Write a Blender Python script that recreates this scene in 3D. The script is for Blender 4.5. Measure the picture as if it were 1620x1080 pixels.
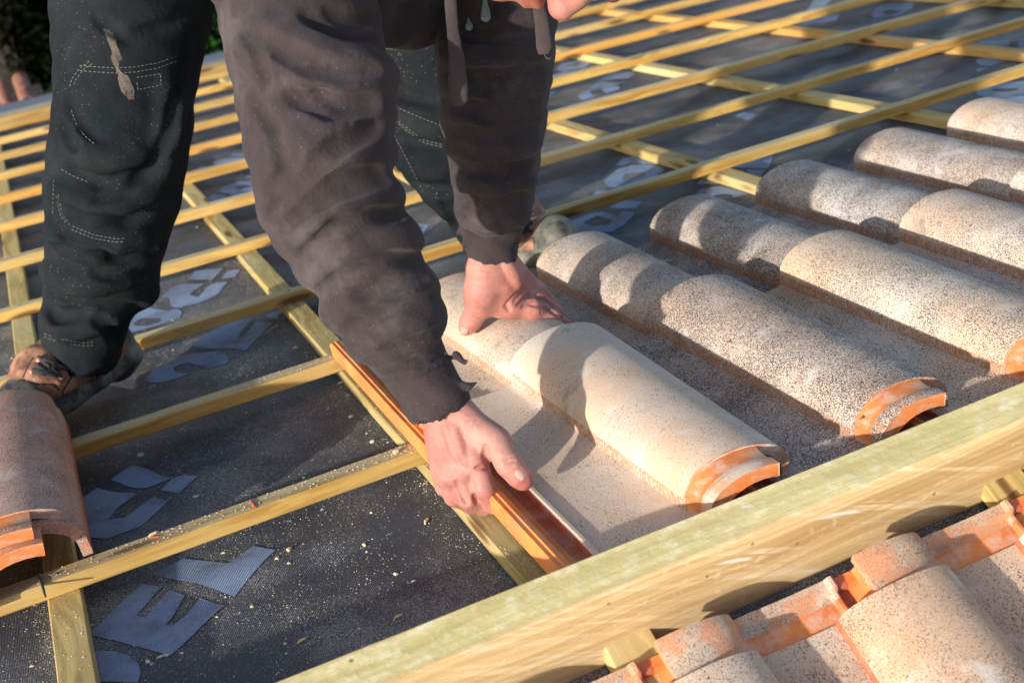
import bpy, bmesh, math, random
import numpy as np
from math import radians, sin, cos, pi, sqrt
from mathutils import Vector, Matrix, noise
from mathutils.geometry import tessellate_polygon

random.seed(7); rng = np.random.default_rng(7)
scene = bpy.context.scene
for o in list(bpy.data.objects): bpy.data.objects.remove(o)
COL = scene.collection

# ------------------------------------------------------------------ frame
# "roof frame": x along the ridge, y down the far slope (away), z normal to the slope.
PITCH = radians(17)
M_ROOF = Matrix.Rotation(-PITCH, 4, 'X')                 # roof frame -> world
NEAR0 = Vector((0, .93, 0.0))
M_NEAR = M_ROOF @ Matrix.Translation(NEAR0) @ Matrix.Rotation(2*PITCH, 4, 'X')   # near slope: +y climbs to the ridge
CH = .68                                                  # eye height above the slope
F_PX = 1992.15
RC = np.array([[0.90478667, 0.30553156, -0.29666741],
               [-0.38268866, 0.27768044, -0.88116001],
               [-0.18684346, 0.91079308, 0.36816503]])
C0 = np.array([0, 0, CH])
def _ray(p): return RC @ np.array([(p[0]-810)/F_PX, -(p[1]-540)/F_PX, -1.0])
def at(px, py, z=0.0):
    r = _ray((px, py)); return Vector(C0 + r*((z-CH)/r[2]))
def dp(px, py, d): return Vector(C0 + _ray((px, py))*d)

# ------------------------------------------------------------------ camera
cam = bpy.data.cameras.new('camera'); camo = bpy.data.objects.new('camera', cam); COL.objects.link(camo)
m = Matrix([list(RC[0])+[0], list(RC[1])+[0], list(RC[2])+[CH], [0, 0, 0, 1]])
camo.matrix_world = M_ROOF @ m
cam.sensor_width = 36; cam.lens = F_PX/1620*36; cam.clip_start = .05; cam.clip_end = 2000
cam.dof.use_dof = True; cam.dof.focus_distance = 1.47; cam.dof.aperture_fstop = 7
scene.camera = camo

# ------------------------------------------------------------------ light
L_ROOF = Vector((4.0, 2.35, -1.0)).normalized()          # direction the light travels
L_W = (M_ROOF.to_3x3() @ L_ROOF).normalized()
S_W = -L_W
sun_el = math.asin(S_W.z)
w = bpy.data.worlds.new('World'); scene.world = w; w.use_nodes = True
nt = w.node_tree; nt.nodes.clear()
sky = nt.nodes.new('ShaderNodeTexSky'); sky.sky_type = 'NISHITA'; sky.sun_disc = False
sky.sun_elevation = sun_el; sky.sun_rotation = math.atan2(S_W.x, S_W.y)
sky.air_density = 1.0; sky.dust_density = 1.5
bg = nt.nodes.new('ShaderNodeBackground'); bg.inputs['Strength'].default_value = .15
wo = nt.nodes.new('ShaderNodeOutputWorld')
nt.links.new(sky.outputs[0], bg.inputs[0]); nt.links.new(bg.outputs[0], wo.inputs[0])
sl = bpy.data.lights.new('sun', 'SUN'); sl.energy = 3.7; sl.angle = radians(1.0); sl.color = (1, .95, .885)
so = bpy.data.objects.new('sun', sl); COL.objects.link(so)
so.matrix_world = Matrix.Translation((-5, -3, 4)) @ S_W.to_track_quat('Z', 'Y').to_matrix().to_4x4()
scene.view_settings.view_transform = 'Standard'; scene.view_settings.look = 'None'
scene.view_settings.exposure = 0.74; scene.view_settings.gamma = 1

# ------------------------------------------------------------------ object helpers
def tag(o, label=None, cat=None, group=None, kind=None):
    if label: o['label'] = label
    if cat: o['category'] = cat
    if group: o['group'] = group
    if kind: o['kind'] = kind
    return o
def link_mesh(name, me, mats, parent=None, mw=None, smooth=False):
    o = bpy.data.objects.new(name, me); COL.objects.link(o)
    for mt in (mats if isinstance(mats, (list, tuple)) else [mats]): me.materials.append(mt)
    if smooth:
        me.polygons.foreach_set('use_smooth', [True]*len(me.polygons))
    if parent is not None: o.parent = parent
    if mw is not None: o.matrix_world = mw if parent is None else mw
    return o
def mesh(name, V, Fc, mats, parent=None, mw=None, smooth=False, mi=None):
    me = bpy.data.meshes.new(name); me.from_pydata([tuple(v) for v in V], [], [tuple(int(i) for i in f) for f in Fc]); me.update()
    o = link_mesh(name, me, mats, parent, mw, smooth)
    if mi is not None: me.polygons.foreach_set('material_index', mi)
    return o
def bm_obj(name, bm, mats, parent=None, mw=None, smooth=False):
    bmesh.ops.recalc_face_normals(bm, faces=bm.faces)
    me = bpy.data.meshes.new(name); bm.to_mesh(me); bm.free()
    return link_mesh(name, me, mats, parent, mw, smooth)
def empty(name, loc=(0, 0, 0), base=M_ROOF):
    o = bpy.data.objects.new(name, None); COL.objects.link(o); o.empty_display_size = .1
    o.matrix_world = base @ Matrix.Translation(loc); return o
def tube(bm, pts, r, n=6, cap=True):
    pts = [Vector(p) for p in pts]; rings = []
    rr = r if isinstance(r, (list, tuple)) else [r]*len(pts)
    up = Vector((0.13, .21, .97))
    for i, p in enumerate(pts):
        t = (pts[min(i+1, len(pts)-1)] - pts[max(i-1, 0)]).normalized()
        a = t.cross(up); a = a.normalized() if a.length > 1e-4 else t.orthogonal().normalized()
        b = t.cross(a)
        rings.append([bm.verts.new(p + (a*cos(2*pi*k/n)+b*sin(2*pi*k/n))*rr[i]) for k in range(n)])
    for A, B in zip(rings, rings[1:]):
        for k in range(n): bm.faces.new((A[k], A[(k+1) % n], B[(k+1) % n], B[k]))
    if cap: bm.faces.new(rings[0][::-1]); bm.faces.new(rings[-1])

# ------------------------------------------------------------------ node helpers
class NT:
    def __init__(s, name):
        s.m = bpy.data.materials.new(name); s.m.use_nodes = True; s.t = s.m.node_tree; s.t.nodes.clear()
        s.out = s.n('ShaderNodeOutputMaterial'); s.b = s.n('ShaderNodeBsdfPrincipled')
        s.t.links.new(s.b.outputs[0], s.out.inputs[0])
        s.co = s.n('ShaderNodeTexCoord').outputs['Object']
    def n(s, t, **k):
        x = s.t.nodes.new(t)
        for a, v in k.items(): setattr(x, a, v)
        return x
    def l(s, a, b):
        if hasattr(a, 'links'): s.t.links.new(a, b)
        else: b.default_value = a
    def map(s, src=None, scale=(1, 1, 1), rot=(0, 0, 0), loc=(0, 0, 0)):
        x = s.n('ShaderNodeMapping'); s.l(src or s.co, x.inputs[0])
        x.inputs['Scale'].default_value = scale; x.inputs['Rotation'].default_value = rot
        if hasattr(loc, 'links'): s.l(loc, x.inputs['Location'])
        else: x.inputs['Location'].default_value = loc
        return x.outputs[0]
    def noise(s, sc, det=3, rough=.5, src=None, dist=0, col=False):
        x = s.n('ShaderNodeTexNoise'); s.l(src or s.co, x.inputs['Vector'])
        x.inputs['Scale'].default_value = sc; x.inputs['Detail'].default_value = det
        x.inputs['Roughness'].default_value = rough; x.inputs['Distortion'].default_value = dist
        return x.outputs[1 if col else 0]
    def vor(s, sc, src=None, feat='F1', out=0, rnd=1):
        x = s.n('ShaderNodeTexVoronoi', feature=feat); s.l(src or s.co, x.inputs['Vector']); x.inputs['Scale'].default_value = sc
        x.inputs['Randomness'].default_value = rnd
        return x.outputs[out]
    def ramp(s, f, stops, interp='LINEAR'):
        x = s.n('ShaderNodeValToRGB'); s.l(f, x.inputs[0]); e = x.color_ramp.elements; x.color_ramp.interpolation = interp
        while len(e) < len(stops): e.new(.5)
        for q, (p, c) in zip(e, stops):
            q.position = p; q.color = (c, c, c, 1) if isinstance(c, (int, float)) else (*c, 1)
        return x.outputs[0]
    def mix(s, f, a, b, mode='MIX'):
        x = s.n('ShaderNodeMix', data_type='RGBA', blend_type=mode)
        for v, i in ((f, 0), (a, 6), (b, 7)):
            if isinstance(v, (tuple, list)): v = (*v[:3], 1)
            s.l(v, x.inputs[i])
        return x.outputs[2]
    def math(s, op, a, b=0.0, c=None, clamp=False):
        x = s.n('ShaderNodeMath', operation=op, use_clamp=clamp); s.l(a, x.inputs[0]); s.l(b, x.inputs[1])
        if c is not None: s.l(c, x.inputs[2])
        return x.outputs[0]
    def bump(s, h, strength=.3, dist=.001, prev=None):
        x = s.n('ShaderNodeBump'); s.l(h, x.inputs['Height']); x.inputs['Strength'].default_value = strength
        x.inputs['Distance'].default_value = dist
        if prev is not None: s.l(prev, x.inputs['Normal'])
        return x.outputs[0]
    def set(s, **k):
        mp = dict(color='Base Color', rough='Roughness', normal='Normal', spec='Specular IOR Level', metal='Metallic',
                  sss='Subsurface Weight', sheen='Sheen Weight', sheenr='Sheen Roughness', coat='Coat Weight')
        for a, v in k.items():
            if isinstance(v, tuple): v = (*v[:3], 1)
            s.l(v, s.b.inputs[mp[a]])
        return s
def wood_mat(name, base, dark, pale, rough=.65, green=.3, rnd=.25):
    s = NT(name)
    oi = s.n('ShaderNodeObjectInfo'); off = s.n('ShaderNodeCombineXYZ')
    s.l(s.math('MULTIPLY', oi.outputs['Random'], 37.0), off.inputs[0]); s.l(s.math('MULTIPLY', oi.outputs['Random'], 11.0), off.inputs[2])
    src = s.map(scale=(1, 1, 1), loc=off.outputs[0])
    warp = s.noise(2.2, 2, src=s.map(src, (1.2, 3, 3)))
    g = s.map(src, (1.1, 42, 42))
    gw = s.n('ShaderNodeVectorMath', operation='ADD'); s.l(g, gw.inputs[0])
    cx = s.n('ShaderNodeCombineXYZ'); s.l(s.math('MULTIPLY', warp, 4.5), cx.inputs[1]); s.l(s.math('MULTIPLY', warp, 3.0), cx.inputs[2]); s.l(cx.outputs[0], gw.inputs[1])
    gr = s.noise(1.6, 5, .6, src=gw.outputs[0])
    fine = s.noise(1, 4, .7, src=s.map(src, (14, 420, 420)))
    c = s.mix(s.ramp(gr, [(.36, 0), (.49, .45), (.56, 1)]), dark, base)
    c = s.mix(s.ramp(s.noise(3, 2, src=s.map(src, (.9, 5, 5))), [(.45, 0), (.75, 1)]), c, pale)
    gn = s.math('MULTIPLY', s.ramp(s.noise(2.0, 3, src=s.map(src, (1.3, 9, 9), loc=(5, 2, 1))), [(.42, 0), (.7, 1)]), green)
    c = s.mix(gn, c, (.30, .30, .10))
    hv = s.n('ShaderNodeHueSaturation'); s.l(c, hv.inputs['Color'])
    s.l(s.math('MULTIPLY_ADD', oi.outputs['Random'], rnd*2, 1-rnd), hv.inputs['Value'])
    c = hv.outputs[0]
    c = s.mix(s.math('MULTIPLY', s.ramp(oi.outputs['Random'], [(.72, 0), (.85, 1)]), .5), c, (.62, .27, .05))
    c = s.mix(s.math('MULTIPLY', fine, .35), c, dark, 'MULTIPLY')
    kn = s.vor(1, src=s.map(src, (4.3, 21, 21)))
    c = s.mix(s.ramp(kn, [(.0, 1), (.11, .85), (.19, 0)]), c, (.13, .055, .02))
    bp = s.bump(fine, .35, .0008); bp = s.bump(gr, .25, .0015, bp)
    s.set(color=c, rough=rough, normal=bp, spec=.25)
    return s.m
WOOD = wood_mat('batten_wood', (.66, .43, .12), (.44, .22, .045), (.70, .50, .20), green=.25)
WOODT = wood_mat('batten_wood_top', (.66, .52, .27), (.44, .30, .13), (.70, .58, .36), .8, .25)  # paler, less orange tone for the upward faces
COUNT = wood_mat('counter_batten_wood', (.62, .46, .17), (.38, .24, .08), (.66, .54, .27), .75, .4, .15)

def beam_mats():
    res = []
    for nm, base, dark, pale, g in (('board_face', (.64, .46, .23), (.42, .26, .11), (.72, .58, .38), .10),
                                    ('board_top', (.70, .57, .27), (.54, .42, .17), (.78, .68, .42), .35)):
        s = NT(nm)
        src = s.map(rot=(0, 0, 0))
        warp = s.noise(1.5, 2, src=s.map(src, (1, 4, 4)))
        cx = s.n('ShaderNodeCombineXYZ'); s.l(s.math('MULTIPLY', warp, 5.0), cx.inputs[2])
        gw = s.n('ShaderNodeVectorMath', operation='ADD'); s.l(s.map(src, (.8, 30, 34)), gw.inputs[0]); s.l(cx.outputs[0], gw.inputs[1])
        gr = s.noise(1.5, 5, .62, src=gw.outputs[0])
        c = s.mix(s.ramp(gr, [(.36, 0), (.56, 1)]), dark, base)
        saw = s.noise(1, 3, .6, src=s.map(s.map(src, (1, 1, 1), rot=(0, radians(-24), 0)), (4, 60, 110)))
        c = s.mix(s.ramp(saw, [(.52, 0), (.66, .85)]), c, pale)
        blot = s.noise(14 if nm == 'board_top' else 4, 5, .65)
        c = s.mix(s.math('MULTIPLY', s.ramp(blot, [(.45, 0), (.62, 1)]), g), c, (.56, .49, .18))
        c = s.mix(s.ramp(s.noise(90, 3, .6), [(.58, 0), (.7, .45)]), c, pale)
        c = s.mix(s.ramp(s.vor(1, src=s.map(src, (2.3, 6, 12), loc=(.3, 0, .2))), [(0, 1), (.08, .5), (.13, 0)]), c, (.30, .16, .06))
        c = s.mix(s.ramp(s.vor(26, src=s.map(src, (1, 1, 1), loc=(.4, .1, 0))), [(.045, .75), (.07, 0)]), c, (.14, .09, .05))
        ln = s.noise(1, 3, .7, src=s.map(gw.outputs[0], (.4, 2.8, 3.2)))
        c = s.mix(s.ramp(ln, [(.42, .55), (.52, 0)]), c, dark)
        # chalk-like scuffs
        sc = s.noise(1, 2, .5, src=s.map(s.map(src, rot=(0, radians(-20), 0)), (9, 40, 90)))
        c = s.mix(s.ramp(sc, [(.68, 0), (.74, .8)]), c, (.72, .66, .58))
        bp = s.bump(saw, .5, .002); bp = s.bump(s.noise(400, 3, .7), .35, .001, bp); bp = s.bump(gr, .4, .002, bp)
        s.set(color=c, rough=.78, normal=bp, spec=.2); res.append(s.m)
    return res
BOARD = beam_mats()

def membrane_mat():
    s = NT('underlay_membrane')
    v = s.n('ShaderNodeSeparateXYZ'); s.l(s.co, v.inputs[0])
    a = s.math('ADD', v.outputs[0], v.outputs[1]); b = s.math('SUBTRACT', v.outputs[0], v.outputs[1])
    f = 2*pi/.0036
    wv = s.math('MULTIPLY', s.math('SINE', s.math('MULTIPLY', a, f)), s.math('SINE', s.math('MULTIPLY', b, f)))
    big = s.noise(3, 4, .6); mid = s.noise(22, 5, .65)
    c = s.mix(s.ramp(big, [(.3, 0), (.7, 1)]), (.024, .028, .036), (.056, .064, .081))
    c = s.mix(s.ramp(mid, [(.52, 0), (.75, .40)]), c, (.080, .074, .066))
    c = s.mix(s.math('MULTIPLY', s.ramp(wv, [(.2, 0), (.8, 1)]), .5), c, (.10, .10, .105))
    fine = s.noise(700, 2, .6)
    c = s.mix(s.ramp(s.math('MULTIPLY', fine, s.ramp(s.noise(5, 3, .6), [(.35, .88), (.65, 1.22)])), [(.56, 0), (.68, .8)]), c, (.40, .37, .32))
    bp = s.bump(wv, .5, .0012); bp = s.bump(mid, .35, .006, bp)
    s.set(color=c, rough=.52, normal=bp, spec=.45)
    return s.m
MEMB = membrane_mat()
def ink_mat():
    s = NT('printed_ink')
    v = s.n('ShaderNodeSeparateXYZ'); s.l(s.co, v.inputs[0])
    a = s.math('ADD', v.outputs[0], v.outputs[1]); b = s.math('SUBTRACT', v.outputs[0], v.outputs[1]); f = 2*pi/.0036
    wv = s.math('MULTIPLY', s.math('SINE', s.math('MULTIPLY', a, f)), s.math('SINE', s.math('MULTIPLY', b, f)))
    c = s.mix(s.ramp(wv, [(.15, 0), (.8, 1)]), (.17, .24, .36), (.32, .40, .51))
    c = s.mix(s.ramp(s.noise(25, 5, .7), [(.48, 0), (.70, .75)]), c, (.10, .10, .11))
    c = s.mix(s.ramp(s.noise(600, 2, .6), [(.62, 0), (.70, .8)]), c, (.45, .42, .36))
    s.set(color=c, rough=.5, normal=s.bump(wv, .5, .0012), spec=.45)
    return s.m
INK = ink_mat()

def engobe(name, wall=0.0, worn=0.0):
    s = NT(name); oi = s.n('ShaderNodeObjectInfo')
    off = s.n('ShaderNodeCombineXYZ'); s.l(s.math('MULTIPLY', oi.outputs['Random'], 29.0), off.inputs[0])
    src = s.map(loc=off.outputs[0])
    big = s.noise(7, 3, .55, src=src)
    base = s.mix(s.ramp(big, [(.38, 0), (.62, 1)]), (.59, .485, .395), (.64, .485, .36))
    base = s.mix(s.ramp(s.noise(4.5, 2, .5, src=s.map(src, loc=(3, 1, 4))), [(.45, 0), (.68, 1)]), base, (.62, .57, .51))
    base = s.mix(s.math('MULTIPLY', s.ramp(s.noise(9, 3, .6, src=s.map(src, loc=(8, 2, 4))), [(.55, 0), (.75, 1)]), .5), base, (.60, .38, .22))
    base = s.mix(1.0, base, oi.outputs['Color'], 'MULTIPLY')
    sp = s.noise(800, 2, .6, src=s.map(src, (1, .55, 1)))
    dens = s.noise(11, 3, .6, src=s.map(src, loc=(1, 7, 2)))
    th = s.math('ADD', sp, s.math('MULTIPLY', s.math('SUBTRACT', dens, .5), .30))
    th = s.math('ADD', th, s.math('MULTIPLY', s.math('SUBTRACT', oi.outputs['Alpha'], .55), .26))
    k = s.ramp(th, [(.50, 0), (.60, 1)])
    c = s.mix(s.math('MULTIPLY', k, .95), base, (.085, .062, .052))
    wsp = s.noise(420, 2, .5, src=s.map(src, loc=(9, 9, 9)))
    c = s.mix(s.ramp(wsp, [(.60, 0), (.68, .4)]), c, (.66, .58, .50))
    c = s.mix(s.ramp(s.noise(26, 4, .6, src=s.map(src, loc=(4, 4, 4))), [(.58, 0), (.72, .55)]), c, (.68, .62, .54))
    c = s.mix(s.ramp(s.noise(17, 5, .7, src=s.map(src, loc=(2, 8, 4))), [(.60, 0), (.70, .45)]), c, (.20, .155, .13))
    if wall:
        r = s.noise(420, 3, .6, src=s.map(src, (1, 1.0, .35)))
        c = s.mix(s.math('MULTIPLY', s.ramp(r, [(.40, 1), (.60, .15)]), wall), c, (.40, .17, .075))
    if worn: c = s.mix(s.math('MULTIPLY', s.ramp(s.noise(26, 4, .65, src=s.map(src, (1, 1, 1.6))), [(.47, 0), (.56, 1)]), worn), c, (.60, .22, .08))
    bp = s.bump(sp, .5, .0010); bp = s.bump(s.noise(900, 2), .25, .0005, bp); bp = s.bump(s.noise(28, 3), .25, .003, bp)
    s.set(color=c, rough=.82, normal=bp, spec=.25)
    return s.m
ENG = engobe('clay_engobe'); ENGW = engobe('clay_engobe_side', .9); ENGC = engobe('clay_engobe_worn', .0, .6)
def raw_mat(name, pale=.3, base=(.86, .30, .075), deep=(.62, .16, .045)):
    s = NT(name)
    c = s.mix(s.ramp(s.noise(16, 4, .6), [(.35, 0), (.65, 1)]), deep, base)
    c = s.mix(s.math('MULTIPLY', s.ramp(s.noise(30, 5, .7, src=s.map(scale=(1, 1.2, 2))), [(.47, 0), (.60, 1)]), pale), c, (.60, .50, .40))
    c = s.mix(s.ramp(s.noise(240, 2, .5), [(.66, 0), (.74, .6)]), c, (.16, .09, .06))
    s.set(color=c, rough=.62, normal=s.bump(s.noise(300, 3, .6), .25, .0008), spec=.35)
    return s.m
RAWR = raw_mat('raw_clay_rim', .08, (.84, .29, .07), (.66, .18, .05)); RAW = raw_mat('raw_clay', .45, (.74, .25, .065), (.50, .14, .045)); RAWD = raw_mat('raw_clay_dusty', .75); REDG = raw_mat('raw_clay_red', .2, (.54, .14, .055), (.40, .085, .035))

def skin_mat():
    s = NT('skin')
    c = s.mix(s.ramp(s.noise(14, 4, .6), [(.38, 0), (.66, 1)]), (.44, .215, .165), (.40, .135, .105))
    c = s.mix(s.ramp(s.noise(32, 4, .65), [(.52, 0), (.70, .7)]), c, (.33, .085, .065))
    c = s.mix(s.ramp(s.noise(60, 5, .7), [(.57, 0), (.70, .6)]), c, (.24, .15, .10))
    fl = s.noise(1, 4, .65, src=s.map(scale=(240, 240, 700))); pr = s.vor(620, feat='DISTANCE_TO_EDGE')
    bp = s.bump(s.ramp(pr, [(0, 0), (.15, 1)]), .22, .0005); bp = s.bump(fl, .5, .0007, bp); bp = s.bump(s.noise(110, 5, .65), .6, .0018, bp)
    s.set(color=c, rough=.55, normal=bp, spec=.42, sss=.12)
    s.b.inputs['Subsurface Radius'].default_value = (.012, .004, .002); s.b.inputs['Subsurface Scale'].default_value = .6
    return s.m
SKIN = skin_mat()
def cloth(name, a, b, dust, sheen=.3, dustlo=.60, fz=1300, white=.0):
    s = NT(name)
    c = s.mix(s.ramp(s.noise(9, 4, .6), [(.35, 0), (.68, 1)]), a, b)
    c = s.mix(s.ramp(s.noise(5, 5, .7, src=s.map(loc=(3, 3, 1))), [(dustlo, 0), (dustlo+.14, .45)]), c, dust)
    fine = s.noise(fz, 2, .6)
    c = s.mix(s.math('MULTIPLY', fine, .45), c, (0, 0, 0))
    if white:
        sp = s.vor(190); m1 = s.ramp(sp, [(.0, 1), (.13, 0)])
        c = s.mix(s.math('MULTIPLY', m1, s.ramp(s.noise(7, 4, .65, src=s.map(loc=(1, 2, 3))), [(.44, 0), (.62, white)])), c, (.62, .54, .42))
    bp = s.bump(fine, .6, .0012); bp = s.bump(s.noise(260, 3, .65), .45, .0018, bp); bp = s.bump(s.noise(60, 4, .6), .45, .004, bp)
    s.set(color=c, rough=.9, normal=bp, spec=.15, sheen=sheen, sheenr=.45)
    return s.m
FLEECE = cloth('dark_fleece', (.044, .033, .035), (.066, .050, .051), (.19, .165, .16), .10, .52, 1500, .55)
DENIM = cloth('work_trouser_cloth', (.009, .0130, .0165), (.021, .0255, .0285), (.055, .052, .047), .0, .60, 900, .95)
STRING = cloth('fleece_cord', (.058, .045, .044), (.092, .072, .070), (.14, .12, .11), .1)
THREAD = NT('pale_thread').set(color=(.20, .20, .19), rough=.95).m
s = NT('leather'); s.set(color=s.mix(s.ramp(s.noise(35, 5, .65), [(.38, 0), (.65, 1)]), (.13, .052, .028), (.46, .235, .13)), rough=.65, normal=s.bump(s.noise(160, 4, .6), .5, .0015)); LEATHER = s.m
s = NT('dusty_rubber'); s.set(color=s.mix(s.ramp(s.noise(18, 5, .65), [(.40, 0), (.70, 1)]), (.026, .027, .025), (.30, .28, .215)), rough=.7, normal=s.bump(s.noise(120, 4, .6), .4, .0015)); RUBBER = s.m
LACE = cloth('lace_cord', (.03, .03, .032), (.09, .085, .08), (.2, .18, .16), .1)
COPPER = NT('copper_eyelet').set(color=(.50, .20, .13), rough=.5, metal=.3).m
METAL = NT('zinc').set(color=(.38, .42, .48), rough=.38, metal=.6).m
NAIL = NT('fingernail').set(color=(.46, .27, .22), rough=.45, spec=.35).m
DARKP = NT('dark_band').set(color=(.05, .06, .06), rough=.4).m
CORDT = NT('grey_cord_end').set(color=(.16, .19, .17), rough=.35).m
DUST = NT('sawdust'); DUST.set(color=DUST.mix(DUST.n('ShaderNodeNewGeometry').outputs['Random Per Island'], (.46, .36, .22), (.72, .66, .55)), rough=.9); DUST = DUST.m
EYE = NT('eye_white').set(color=(.7, .68, .65), rough=.3).m
HAIR = cloth('brown_hair', (.05, .03, .02), (.09, .055, .03), (.1, .07, .05), .2)

# ------------------------------------------------------------------ membrane
def nz(x, y, z=0): return noise.noise(Vector((x, y, z)))
CBX = [-.126, .3395, .8035, 1.243, 1.722, 2.197, 2.662, 3.127, 3.592]     # centres of the counter-battens (far slope)
YB = [1.0135 + .3913*i for i in range(12)]                                 # batten front-ish centre lines
def memb_z(x, y):
    i = min(range(len(CBX)), key=lambda k: abs(CBX[k]-x)); d = abs(x-CBX[i])
    sag = min(1, max(0, (d-.025)/.12)); sag = sag*sag*(3-2*sag)
    z = -.0432 - .0080*sag
    wr = nz(x*1.3+5, y*9, 2)*.0045 + nz(x*4, y*16, 7)*.0022 + nz(x*14, y*14, 3)*.0009
    # soft crease running under each batten line
    f = ((y-1.0135)/.3913) % 1.0
    wr += .0060*math.exp(-((f-.86)/.055)**2)*(0.6+.8*nz(x*2, y*.7, 9)) - .005*math.exp(-((f-.74)/.05)**2)
    return min(z + wr*sag, -.0425)
def grid_mesh(name, xs, ys, fz, mat, mw, parent=None):
    V = [(x, y, fz(x, y)) for y in ys for x in xs]; nx = len(xs)
    Fc = [(j*nx+i, j*nx+i+1, (j+1)*nx+i+1, (j+1)*nx+i) for j in range(len(ys)-1) for i in range(nx-1)]
    return mesh(name, V, Fc, mat, parent, mw, True)
xs = list(np.arange(-1.6, 2.2, .016)) + list(np.arange(2.2, 4.41, .04))
ys = list(np.arange(.962, 3.0, .011)) + list(np.arange(3.0, 5.95, .035))
underlay = grid_mesh('roofing_underlay', xs, ys, memb_z, MEMB, M_ROOF)
tag(underlay, 'black woven roofing underlay with blue-grey print under the battens of the far slope', 'roofing underlay')
def near_z(x, y): return -.046 + nz(x*3, y*7, 1)*.003
nu = grid_mesh('roofing_underlay', list(np.arange(-1.2, 2.4, .03)), list(np.arange(-1.6, .02, .03)), near_z, MEMB, M_NEAR)
tag(nu, 'black underlay strip in the gap between the ridge board and the nearest tiles', 'roofing underlay')

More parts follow.
